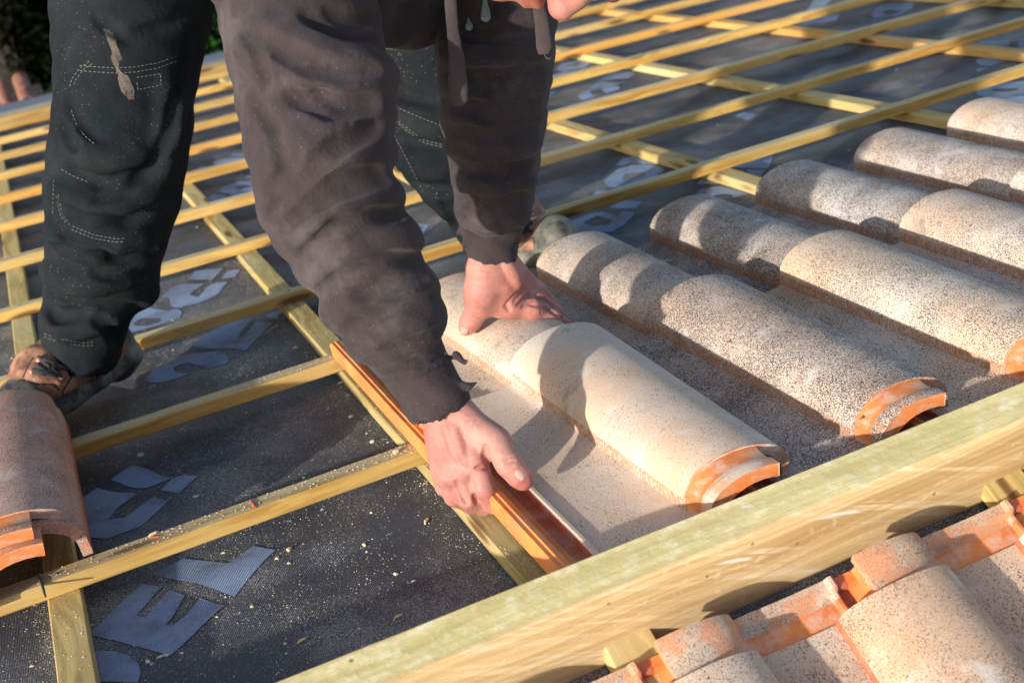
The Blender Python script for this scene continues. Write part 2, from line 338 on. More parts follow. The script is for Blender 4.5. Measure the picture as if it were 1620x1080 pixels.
# printed letters, laid on the sheet
ZM = -.045
def G(ox, oy, s, *loops): return [[at(ox+x/s, oy+y/s, ZM) for x, y in lp] for lp in loops]
glyphs = [
 G(0,840,4.5,[(640,750),(1210,870),(1585,470),(1410,440),(1215,640),(1170,630),(1310,440),(1200,420),(1030,605),(975,600),(1160,390),(1010,370)]),
 G(0,720,3,[(715,560),(865,475),(1080,500),(1200,415),(1305,435),(1100,632)]),
 G(0,840,4.5,[(590,1085),(600,880),(700,865),(820,865),(920,890),(990,950),(1005,1010),(985,1085)]),
 G(0,640,4.5,[(560,700),(690,592),(975,622),(830,735),(775,820),(880,800),(1080,640),(1195,658),(1000,850),(760,962),(600,950)]),
 G(0,640,4.5,[(788,530),(935,422),(1222,470),(1045,572)]),
 G(0,640,4.5,[(1140,590),(1245,472),(1400,488),(1265,608)]),
 G(180,400,4.5,[(215,885),(400,720),(560,680),(720,682),(800,700),(808,760),(660,800),(630,770),(520,768),(420,800),(420,818),(565,828),(360,895)]),
 G(180,400,4.5,[(560,640),(700,540),(820,470),(990,462),(880,575),(912,580),(1015,492),(1135,503),(935,668)]),
 G(180,400,4.5,[(1075,466),(1130,425),(1215,410),(1195,440),(1155,474)]),
 G(180,400,4.5,[(520,172),(575,118),(785,115),(700,182)]),
 G(180,400,4.5,[(762,182),(812,132),(905,125),(860,184)]),
 G(180,400,4.5,[(330,300),(400,230),(480,200),(640,205),(575,262),(540,292),(600,292),(675,235),(725,210),(810,210),(720,285),(600,342),(460,366),(400,352),(395,320)]),
 G(180,400,4.5,[(75,440),(240,382),(440,375),(482,400),(470,450),(300,505),(80,562)],[(135,480),(190,450),(330,450),(330,480),(230,505),(150,500)]),
 G(860,220,6.75,[(640,430),(700,360),(800,310),(950,290),(1130,290),(1240,305),(1290,345),(1150,430),(950,500),(780,495),(680,480)],[(830,400),(880,365),(980,355),(1090,370),(1080,395),(950,415),(860,418)]),
 G(860,220,6.75,[(770,290),(850,212),(980,200),(1100,230),(1250,283),(1060,285),(1000,255),(900,272)]),
 G(860,220,6.75,[(690,700),(850,620),(1050,638),(985,715),(800,712)]),
 G(860,220,6.75,[(240,900),(330,830),(520,755),(620,748),(790,800),(840,745),(962,748),(930,830),(850,900),(700,968),(400,990),(260,960)],[(420,870),(560,790),(720,840),(680,880),(520,892)]),
 G(860,220,6.75,[(150,1020),(800,1000),(720,1040),(180,1080)]),
 G(860,220,6.75,[(520,580),(560,520),(720,522),(620,575)]),
 G(1080,230,9.82,[(730,345),(1000,190),(1410,125),(1310,335)]),
 G(1080,230,9.82,[(1010,372),(1282,362),(1210,500),(1000,432)]),
 G(1080,230,9.82,[(60,850),(300,690),(600,655),(760,690),(1050,780),(780,835),(770,780),(600,768),(430,800),(400,880),(100,900)]),
 G(1080,230,9.82,[(220,622),(290,540),(500,585),(560,626)]),
 G(1500,20,6.75,[(330,290),(640,258),(655,300),(635,370),(340,325)]),
 G(1500,20,6.75,[(745,255),(900,250),(900,378),(745,370),(752,310)]),
 G(1500,20,6.75,[(300,510),(480,500),(640,520),(460,578),(360,572),(300,540)]),
 G(1500,20,6.75,[(300,597),(450,588),(310,628)]),
 G(1500,20,6.75,[(280,820),(500,738),(900,705),(960,780),(900,865),(640,890),(450,890),(320,862)],[(460,800),(560,790),(760,785),(740,805),(620,825),(490,815)]),
 G(1500,20,6.75,[(275,928),(930,872),(930,1020),(755,1005),(755,950),(688,950),(688,1000),(540,985),(530,965),(465,970),(440,985),(275,985)]),
 G(860,60,6.75,[(345,610),(400,560),(480,522),(800,512),(828,550),(760,600),(560,650),(400,648)],[(495,580),(600,555),(680,570),(660,590),(510,598)]),
 G(860,60,6.75,[(470,512),(600,452),(780,462),(910,455),(800,498),(560,520)]),
 G(860,60,6.75,[(540,440),(720,380),(900,360),(1000,395),(900,430),(760,432)]),
 G(860,60,6.75,[(170,745),(250,690),(500,650),(330,725)]),
 G(860,60,6.75,[(-20,560),(140,545),(60,612),(-20,650)]),
 G(860,60,6.75,[(120,330),(200,270),(480,245),(500,285),(440,325),(200,348)],[(250,290),(400,275),(380,300),(260,305)]),
 G(860,60,6.75,[(-10,470),(60,400),(180,368),(430,338),(350,392),(20,470)]),
 G(860,60,6.75,[(880,190),(1050,150),(1250,130),(1050,210),(920,216)]),
 G(280,220,7.717,[(500,640),(600,560),(720,500),(1040,475),(1080,570),(900,640),(680,686)],[(690,585),(790,545),(920,550),(860,580),(740,595)]),
 G(280,220,7.717,[(350,745),(440,690),(625,695),(480,772),(390,780)]),
 G(280,220,7.717,[(190,410),(280,330),(620,308),(440,362),(340,392)]),
 G(280,220,7.717,[(410,290),(500,230),(720,208),(930,208),(800,268),(600,297)]),
 G(280,220,7.717,[(600,190),(700,140),(930,150),(920,190),(740,202)]),
 G(280,220,7.717,[(790,460),(900,410),(1010,420),(1020,462)]),
 G(1240,0,6.75,[(220,120),(330,-10),(540,-10),(420,60)]),
 G(1240,0,6.75,[(120,268),(250,200),(400,165),(600,125),(560,218),(300,242),(240,278)]),
 G(1240,0,6.75,[(910,150),(1000,80),(1200,40),(1395,28),(1370,90),(1200,150),(1000,182)],[(1040,125),(1130,100),(1230,105),(1180,130),(1060,135)]),
 G(1240,0,6.75,[(860,222),(950,190),(1060,180),(960,212)]),
 G(600,320,13.5,[(400,700),(780,650),(1080,515),(1125,530),(830,690),(430,755)]),
 G(600,320,13.5,[(365,510),(500,500),(685,620),(600,652),(540,612),(470,612),(400,662),(385,640),(450,590),(540,590),(480,560),(400,580)]),
 G(600,320,13.5,[(610,540),(780,425),(1050,455),(950,560),(800,592),(690,595)],[(750,540),(800,490),(940,480),(900,530),(790,550)]),
 G(600,320,13.5,[(350,490),(780,375),(860,365),(650,430),(360,522)]),
 G(1160,170,6,[(0,60),(90,30),(250,60),(130,110)]),
]
for lps in glyphs:
    bm = bmesh.new()
    tris = tessellate_polygon(lps); flat = [v for lp in lps for v in lp]
    vs = [bm.verts.new((v.x, v.y, 0)) for v in flat]
    for t in tris:
        try: bm.faces.new([vs[i] for i in t])
        except ValueError: pass
    x0, x1 = min(v.x for v in flat), max(v.x for v in flat); y0, y1 = min(v.y for v in flat), max(v.y for v in flat)
    for k in range(int(x0/.016), int(x1/.016)+2): bmesh.ops.bisect_plane(bm, geom=bm.verts[:]+bm.edges[:]+bm.faces[:], plane_co=(k*.016, 0, 0), plane_no=(1, 0, 0))
    for k in range(int(y0/.011), int(y1/.011)+2): bmesh.ops.bisect_plane(bm, geom=bm.verts[:]+bm.edges[:]+bm.faces[:], plane_co=(0, k*.011, 0), plane_no=(0, 1, 0))
    for v in bm.verts: v.co.z = memb_z(v.co.x, v.co.y) + .0011
    for f in bm.faces:
        f.normal_update(); f.smooth = True
        if f.normal.z < 0: f.normal_flip()
    me = bpy.data.meshes.new('printed_letter'); bm.to_mesh(me); bm.free()
    lett = link_mesh('printed_letter', me, INK, underlay); lett.matrix_parent_inverse = Matrix(); lett.matrix_local = Matrix()

# ------------------------------------------------------------------ battens
def stick(x0, x1, y0, y1, z0, z1, axis, seed, cut=None, wob=.0012):
    """a sawn stick with slightly uneven arrises; returns V,F,mi"""
    n = max(6, int((x1-x0 if axis == 'x' else y1-y0)/.06)); V = []; Fc = []; mi = []
    b = .0016
    for i in range(n+1):
        t = i/n
        if axis == 'x':
            x = x0+(x1-x0)*t; dy = nz(x*1.1, seed)*wob*2.2; dz = 0
            sec = [(y0+b, z0), (y1-b, z0), (y1, z0+b), (y1, z1-b), (y1-b, z1), (y0+b, z1), (y0, z1-b), (y0, z0+b)]
            for j, (a, c) in enumerate(sec):
                V.append((x, a+dy+nz(x*13, j*.7, seed)*wob*.5, c+(nz(x*9, j, seed+3)*wob*.4 if c > z0+.002 else 0)))
        else:
            y = y0+(y1-y0)*t; dx = nz(y*1.1, seed)*wob*2.2
            sec = [(x0+b, z0), (x1-b, z0), (x1, z0+b), (x1, z1-b), (x1-b, z1), (x0+b, z1), (x0, z1-b), (x0, z0+b)]
            for j, (a, c) in enumerate(sec):
                V.append((a+dx+nz(y*13, j*.7, seed)*wob*.5, y, c))
    for i in range(n):
        for j in range(8):
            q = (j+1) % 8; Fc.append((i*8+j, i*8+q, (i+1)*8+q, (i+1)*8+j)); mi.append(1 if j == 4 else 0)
    Fc.append(tuple(range(7, -1, -1))); mi.append(0); Fc.append(tuple(n*8+j for j in range(8))); mi.append(0)
    return V, Fc, mi
def fix_normals(o):
    b = bmesh.new(); b.from_mesh(o.data); bmesh.ops.recalc_face_normals(b, faces=b.faces); b.to_mesh(o.data); b.free()
def place_stick(name, S3, mats, base, label, cat, group):
    V, Fc, mi = S3
    c = [sum(v[k] for v in V)/len(V) for k in range(3)]; c[2] = min(v[2] for v in V)
    V = [(v[0]-c[0], v[1]-c[1], v[2]-c[2]) for v in V]
    # wood grain runs along local x: counter-battens are turned a quarter
    o = mesh(name, V, Fc, mats, None, base @ Matrix.Translation(c), False, mi); fix_normals(o)
    return tag(o, label, cat, group)
order = ['nearest', 'second', 'third', 'fourth', 'fifth', 'sixth', 'seventh', 'eighth', 'ninth', 'tenth', 'eleventh', 'twelfth', 'thirteenth', 'fourteenth']
extra = {0: ', hidden under the tile heads', 1: ', running to the gripping hand', 2: ', meeting the tip of the orange tile edge', 3: ', just behind the boots', 4: ', one bay beyond the boots', 11: ', pressed against the eaves board'}
for i, y in enumerate(YB):
    t = 'x'
    wv = .031 + .004*nz(i*3.3, 1)
    far = i >= 4
    if far: y = [2.625, 3.055, 3.485, 3.875, 4.275, 4.675, 5.055, 5.42][i-4]; wv = .036 if i > 4 else .032
    y0 = y - .5*wv
    S3 = stick(-1.55, 4.3, y0, y0+wv, -.0205, .003 if i > 4 else 0, 'x', i*7.1)
    if far: S3 = ([(a, b-(.02 if i == 4 else .05)*(a+.1), c) for a, b, c in S3[0]], S3[1], S3[2])
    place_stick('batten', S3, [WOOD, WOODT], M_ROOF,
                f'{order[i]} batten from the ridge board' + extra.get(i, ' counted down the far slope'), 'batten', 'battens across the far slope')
wood_side = wood_mat
def turned(V): return [(v[1], -v[0], v[2]) for v in V]
MQ = Matrix.Rotation(radians(90), 4, 'Z')
cb_lab = ['under the left boot', 'ending under the gripping hand', 'passing behind the left sleeve between the legs', 'first one right of the hanging arm',
          'second one right of the hanging arm, crossing the upper right', 'third one right of the hanging arm, near the top right corner',
          'fourth one right of the hanging arm, at the very edge', 'fifth one right of the hanging arm, outside the frame', 'sixth one right of the hanging arm, outside the frame']
for i, x in enumerate(CBX):
    hw = .019
    V, Fc, mi = stick(x-hw, x+hw, .975, 5.60, -.0417, -.0207, 'y', 50+i*3.7)
    c = (x, 3.5, -.0417); V = [(v[0]-c[0], v[1]-c[1], v[2]-c[2]) for v in V]
    o = mesh('counter_batten', turned(V), Fc, [COUNT, COUNT], None, M_ROOF @ Matrix.Translation(c) @ MQ, False, mi); fix_normals(o)
    tag(o, ('flat counter batten, ' + cb_lab[i]), 'counter batten', 'counter battens down the far slope')
for i, x in enumerate([-.08, .365, .812, 1.25]):
    V, Fc, mi = stick(x-.025, x+.025, -1.5, .0, -.041, -.0207, 'y', 90+i*3.7)
    c = (x, -.7, -.041); V = [(v[0]-c[0], v[1]-c[1], v[2]-c[2]) for v in V]
    o = mesh('counter_batten', turned(V), Fc, [COUNT, COUNT], None, M_NEAR @ Matrix.Translation(c) @ MQ, False, mi); fix_normals(o)
    tag(o, 'sawn counter batten end below the ridge board, ' + ['beyond the left edge', 'beside the leftmost near tile', 'at the right edge', 'beyond the right edge'][i], 'counter batten', 'counter battens down the near slope')
for i, y in enumerate([-.19, -.58, -.97]):
    S3 = stick(-1.2, 2.3, y-.016, y+.016, -.0205, -.012, 'x', 130+i*5)
    place_stick('batten', S3, [WOOD, WOODT], M_NEAR, ['first', 'second', 'third'][i]+' batten down the near slope, hidden beneath the nearest tiles', 'batten', 'battens across the near slope')
# nail heads where battens cross the counter-battens
NAILM = NT('nail_steel').set(color=(.16, .15, .14), rough=.45, metal=.6).m
bats = [o for o in COL.objects if o.name.startswith('batten')][:9]
for i, bo in enumerate(bats):
    if i < 1: continue
    for x in CBX[:8]:
        lx = x+.004*nz(x*9, i*3.1); bm = bmesh.new()
        by = (.0 if i < 4 else -(.02 if i == 4 else .05)*(x+.1)+(.02 if i == 4 else .05)*(1.375+.1))
        top = max(v.co.z for v in bo.data.vertices)
        tube(bm, [(lx-bo.location.x, by+.002*nz(x, i), top-.001), (lx-bo.location.x, by+.002*nz(x, i), top+.0009)], [.0030, .0026], 9)
        o = bm_obj('nail', bm, NAILM, bo); o.matrix_parent_inverse = Matrix(); o.matrix_local = Matrix()
# eaves
S3 = stick(-1.6, 4.3, 5.61, 5.74, -.042, .002, 'x', 300, wob=.003)
S3 = ([(a, b-.02*(a+.1), c) for a, b, c in S3[0]], S3[1], S3[2])
place_stick('eaves_board', S3, [WOOD, WOODT], M_ROOF, 'wide pale eaves board along the far edge of the roof', 'board', None)
bm = bmesh.new()
dy_ = -.44
prof = [(6.21, .006), (6.245, .014), (6.275, .012), (6.30, -.015), (6.305, -.05), (6.30, -.052), (6.293, -.017), (6.272, .006), (6.245, .008), (6.21, .001)]
prof = [(5.745+(y-6.21)*3.4, z) for y, z in prof]
A = [bm.verts.new((-1.6, y, z)) for y, z in prof]; B = [bm.verts.new((4.3, y, z)) for y, z in prof]
for k in range(len(prof)): q = (k+1) % len(prof); bm.faces.new((A[k], A[q], B[q], B[k]))
bm.faces.new(A); bm.faces.new(B[::-1])
o = bm_obj('eaves_flashing', bm, METAL, None, M_ROOF); tag(o, 'blue-grey metal flashing strip along the far eaves', 'flashing')

# ------------------------------------------------------------------ ridge board
U = Vector((0, -sin(PITCH), cos(PITCH))); H = Vector((0, cos(PITCH), sin(PITCH)))
ft = Vector((0, .950, .0555)); Tb, Hb = .0473, .1015
nseg = 60; V = []; Fc = []; mi = []
c0 = ft - H*Tb - U*Hb
for i in range(nseg+1):
    x = -.9 + 3.4*i/nseg
    bow = -.0025*sin((x+.2)*2.2)
    sec = [(0, 0), (Tb, 0), (Tb, Hb-.002), (Tb-.002, Hb), (.003, Hb), (0, Hb-.003)]
    for j, (a, b) in enumerate(sec):
        a += nz(x*7, j*1.3, 4)*.0012 + bow; b += (nz(x*5, j*1.7, 8)*.0012 + (nz(x*40, j)*.0006)) if b > .01 else nz(x*6, 2)*.001
        V.append(Vector((x, 0, 0)) + H*a + U*b)
for i in range(nseg):
    for j in range(6):
        q = (j+1) % 6; Fc.append((i*6+j, i*6+q, (i+1)*6+q, (i+1)*6+j)); mi.append(1 if j in (3,) else 0)
Fc.append(tuple(range(5, -1, -1))); mi.append(0); Fc.append(tuple(nseg*6+j for j in range(6))); mi.append(0)
R17 = Matrix.Rotation(PITCH, 4, 'X'); loc = Vector((.4, c0.y, c0.z))
Minv = (Matrix.Translation(loc) @ R17).inverted()
board = mesh('ridge_board', [Minv @ (Vector(v)+Vector((0, c0.y, c0.z))) for v in V], Fc, BOARD, None, M_ROOF @ Matrix.Translation(loc) @ R17, False, mi); fix_normals(board)
tag(board, 'thick pale pine ridge board on edge with a greenish top, crossing the foreground', 'wooden board')
bm = bmesh.new()
_r = Vector(_ray((1018, 1004))); P0 = Vector(C0)+_r*((c0-Vector(C0)).dot(H)/_r.dot(H))-H*.001
tube(bm, [P0, P0-H*.006], [.0048, .0035], 8)
bolt = bm_obj('screw_head', bm, METAL, board, None, True); bolt.matrix_parent_inverse = Matrix(); bolt.matrix_local = Minv
# clay strip tucked behind the board (orange line left of the hand)
V, Fc, mi = stick(-.62, .36, .958, .985, -.020, -.004, 'x', 77)
o = mesh('clay_closure_strip', [(v[0]+.13, v[1]-.97, v[2]) for v in V], Fc, [RAW, RAW], None, M_ROOF @ Matrix.Translation((-.13, .97, .0)), False, mi); fix_normals(o)
tag(o, 'thin orange strip showing behind the ridge board left of the hand', 'closure strip')

# ------------------------------------------------------------------ tiles
TL = .463
def tile_parts(near=False):
    """lofted pieces of one interlocking tile: (vertices, faces, slots, first ring, last ring)"""
    lip = [(-.142, -.0088, 3), (-.1425, .009, 3), (-.1395, .0135, 3), (-.1345, .0125, 3), (-.1330, .0140, 3), (-.1265, .0120, 3), (-.123, -.002, 3)]
    groove = [(-.112, -.004, 5), (-.099, -.004, 5), (-.0975, .0035, 0), (-.095, .0058, 0), (-.0915, .0054, 0), (-.088, .0008, 0)]
    chan = [(-.07, -.0002, 0), (-.05, -.001, 0), (-.03, -.0008, 0), (-.012, 0, 0), (-.004, .001, 0)]
    wall = [(0, .0035, 1), (.0008, .011, 1), (.0012, .018, 2)]
    cx, a_ = .0655, .0643
    arch = [(cx-a_*cos(q), .018+.0400*sin(q)**.9, 2) for q in np.linspace(.10, pi-.02, 28)]
    side = [(.1302, .012, 6), (.131, .004, 6), (.131, -.004, 6)]
    inner = [(.1205, -.004, 4), (.120, .010, 4)] + [(cx+(a_-.0098)*cos(q), .012+.0345*sin(q), 4) for q in np.linspace(.15, pi-.15, 14)] + [(.011, .006, 4), (.009, -.008, 4)]
    under = [(-.02, -.0090, 4), (-.10, -.0098, 4), (-.134, -.009, 4)]
    full = lip+groove+chan+wall+arch+side+inner+under
    cut = lip+groove+chan+wall+[q for q in arch if q[0] < .096]+[q for q in inner if q[0] < .096]+under
    YR = TL-.042
    out = []
    for piece, P, ys in ((0, full, [0, .003, .02] + list(np.linspace(.05, YR-.03, 10)) + [YR-.012, YR-.003, YR]),
                         (1, cut, [YR-.0005, YR+.003, YR+.008, YR+.022, YR+.028, YR+.032, YR+.043, TL])):
        V = []; Fc = []; mi = []; nP = len(P)
        for y in ys:
            s = 1.01 - .14*(y/TL)**1.1
            CXR = .124; cx = .0655*1.10
            for k, (x, z, q) in enumerate(P):
                xx, zz = x, z
                if x > -.003:
                    x = x*1.10; ss = s; up = q != 4; sz = s
                    if piece == 1:
                        g = [(YR-.0005, .972), (YR+.003, .962), (YR+.008, .930), (YR+.022, .925), (YR+.028, .965), (YR+.032, .975), (YR+.043, .965), (TL, .95)]
                        f_ = min(g, key=lambda t: abs(t[0]-y))[1]; ss = s*f_ if up else s*.85; sz = ss*(.80 if near else 1)
                    if near and piece == 0: sz = s*(1-.10*max(0, (y-.25)/(YR-.25)))
                    xx = CXR+(x-CXR)*s; cc = CXR+(cx-CXR)*s; xx = cc+(xx-cc)*(ss/s); zz = z*(sz if z > 0 else 1)
                elif q in (0, 5) and z > -.008 and near and piece == 1:
                    if YR+.002 <= y <= YR+.029: zz -= .0045
                    if y >= YR+.031: zz += .0030
                V.append((xx, y, zz))
        for j in range(len(ys)-1):
            ym = (ys[j]+ys[j+1])/2
            for k in range(nP):
                q = (k+1) % nP; Fc.append((j*nP+k, j*nP+q, (j+1)*nP+q, (j+1)*nP+k))
                t = P[k][2]; m_ = {0: 0, 1: 1, 2: 0, 3: 2, 4: 2, 5: 3, 6: 3}[t]
                if piece == 0 and ym > YR-.003 and t == 2 and not near: m_ = 5
                if piece == 1:
                    if t in (1, 2): m_ = 5 if near else (2 if ym < YR+.025 else 5)
                    if t == 0 and near: m_ = 2 if ym < YR+.018 else 5
                mi.append(m_)
        out.append((V, Fc, mi, len(ys), nP, P))
    return out
def tile_meshes(near):
    bm = bmesh.new()
    for V, Fc, mi, nS, nP, P in tile_parts(near):
        vs = [bm.verts.new(v) for v in V]
        for f, m_ in zip(Fc, mi):
            fc = bm.faces.new([vs[i] for i in f]); fc.material_index = m_; fc.smooth = True
        for base in (0, (nS-1)*nP):
            from_ = [vs[base+k] for k in range(nP)]
            for t in tessellate_polygon([[Vector((v.co.x, v.co.z, 0)) for v in from_]]):
                try: fc = bm.faces.new([from_[i] for i in t]); fc.material_index = 5 if (base and nS > 9) else 2
                except ValueError: pass
    bmesh.ops.recalc_face_normals(bm, faces=bm.faces)
    rim = bm.copy()
    def isrim(f): return max(v.co.x for v in f.verts) < -.0965
    bmesh.ops.delete(bm, geom=[f for f in bm.faces if isrim(f)], context='FACES')
    bmesh.ops.delete(rim, geom=[f for f in rim.faces if not isrim(f)], context='FACES')
    for v in list(rim.verts)+list(bm.verts):
        v.co.z += nz(v.co.x*12, v.co.y*9, 5)*.0006 + nz(v.co.x*60, v.co.y*60, 5)*.0002
    out = []
    for b_, nm in ((bm, 'clay_tile'), (rim, 'interlocking_rim')):
        me = bpy.data.meshes.new(nm); b_.to_mesh(me); b_.free()
        for mt in (ENG, ENGW, RAWR if nm == 'interlocking_rim' else RAW, REDG, RAWD, ENGC): me.materials.append(mt)
        try: me.set_sharp_from_angle(angle=radians(38))
        except Exception: pass
        out.append(me)
    return out
TILE_FAR = tile_meshes(False); TILE_NEAR = tile_meshes(True)
def tile(M, label, color, speck, group, kit=None):
    TILE_ME, RIM_ME = kit or TILE_FAR
    o = bpy.data.objects.new('clay_tile', TILE_ME); COL.objects.link(o); o.matrix_world = M
    o.color = (*color, speck)
    r = bpy.data.objects.new('interlocking_rim', RIM_ME); COL.objects.link(r); r.parent = o; r.matrix_parent_inverse = Matrix(); r.matrix_local = Matrix()
    r.color = o.color
    return tag(o, label, 'clay tile', group)
def far_tile(x, y_low, zl, zh, sx=1, **k):
    """local y 0 = lower end. far slope: lower end at +y, head towards the ridge (-y)"""
    # flip y without mirroring the profile: mirror matrix is avoided by mirroring mesh in y via scale -1
    L = TL*.0 + (TL)
    ang = math.atan2(zh-zl, L)
    M = M_ROOF @ Matrix.Translation((x, y_low, zl)) @ Matrix.Rotation(-ang, 4, 'X') @ Matrix.Diagonal((sx, -1, 1+(sx-1)*.5, 1))
    return tile(M, **k)
gA = 'clay tiles already laid on the far slope'
cols1 = [((1, .97, .93), .40), ((.97, .95, .93), .62), ((.93, .93, .93), .80), ((1, 1.0, 1.0), .68), ((1.0, .99, .98), .70), ((1.06, 1.0, .95), .45), ((1, 1, 1), .6), ((.98, 1, 1), .7), ((1, .97, .95), .6)]
lab1 = ['sand tile pressed down by the left hand, lower course', 'mottled tile with two arm shadows beside the left hand, lower course', 'dark-speckled tile with a chipped orange flank, third along the lower course',
        'pale grained tile, fourth along the lower course', 'pale speckled tile with a long shadow at its foot, fifth along the lower course', 'warm pinkish tile at the right edge, highest in view of the lower course']
for k in range(9):
    far_tile(.459+.2157*k, 1.798+.011*k+.003*nz(k*2.1, 0), .0095, .0095, color=cols1[k][0], speck=cols1[k][1], group=gA,
             label=lab1[k] if k < 6 else ['seventh', 'eighth', 'ninth'][k-6]+' tile along the lower course, beyond the right edge')
cols2 = [((1.06, .98, .90), .22), ((.98, .93, .90), .72), ((1.04, .97, .86), .52), ((1.0, .98, .95), .60), ((1, 1, 1), .6), ((1, .98, .95), .7), ((1, 1, 1), .6)]
lab2 = ['smooth peach tile held by the gripping hand, upper course', 'heavily speckled tile with a bare orange head collar, upper course', 'golden sand speckled tile, third along the upper course',
        'greyish speckled tile cut by the right edge, upper course']
for k in range(7):
    far_tile(.474+.2128*k, 1.437+.007*k+.003*nz(k*3.1, 4), .0215, .0115, color=cols2[k][0], speck=cols2[k][1], group=gA,
             label=lab2[k] if k < 4 else ['fifth', 'sixth', 'seventh'][k-4]+' tile along the upper course, beyond the right edge')
# stack of two spare tiles on the left
for k, (dz, dy, dx) in enumerate([(0, 0, 0), (.0165, .012, -.006)]):
    far_tile(-.243+dx, 1.832+dy, .0112+dz, .0112+dz, sx=1.14, color=(.90, .62, .52), speck=.38, group='spare tiles stacked on the battens',
             label=['lower tile of the spare pair lying on the battens at the left edge', 'upper pinkish tile of the spare pair at the left edge, in front of the boot'][k])
# near slope
gN = 'clay tiles on the near slope'
labn = ['tile outside the frame on the near slope', 'leftmost near tile with a dusty grey barrel head, at the bottom edge', 'orange-flanked near tile in the bottom right corner, large mottled barrel',
        'near tile at the right edge below the ridge board', 'hidden near tile beyond the right edge', 'far hidden near tile beyond the right edge']
XN = .497
for k in range(-1, 5):
    for row in range(2):
        M = M_NEAR @ Matrix.Translation((XN-.022+.2165*k, -.050-.3913*row-TL, .0275-.028)) @ Matrix.Rotation(-math.atan2(.0135, TL), 4, 'X')
        M = M @ Matrix.Diagonal((-1, 1, 1, 1))
        tile(M, labn[k+1] if row == 0 else 'second-course '+labn[k+1], (.86, .72, .60), .42, gN, TILE_NEAR)
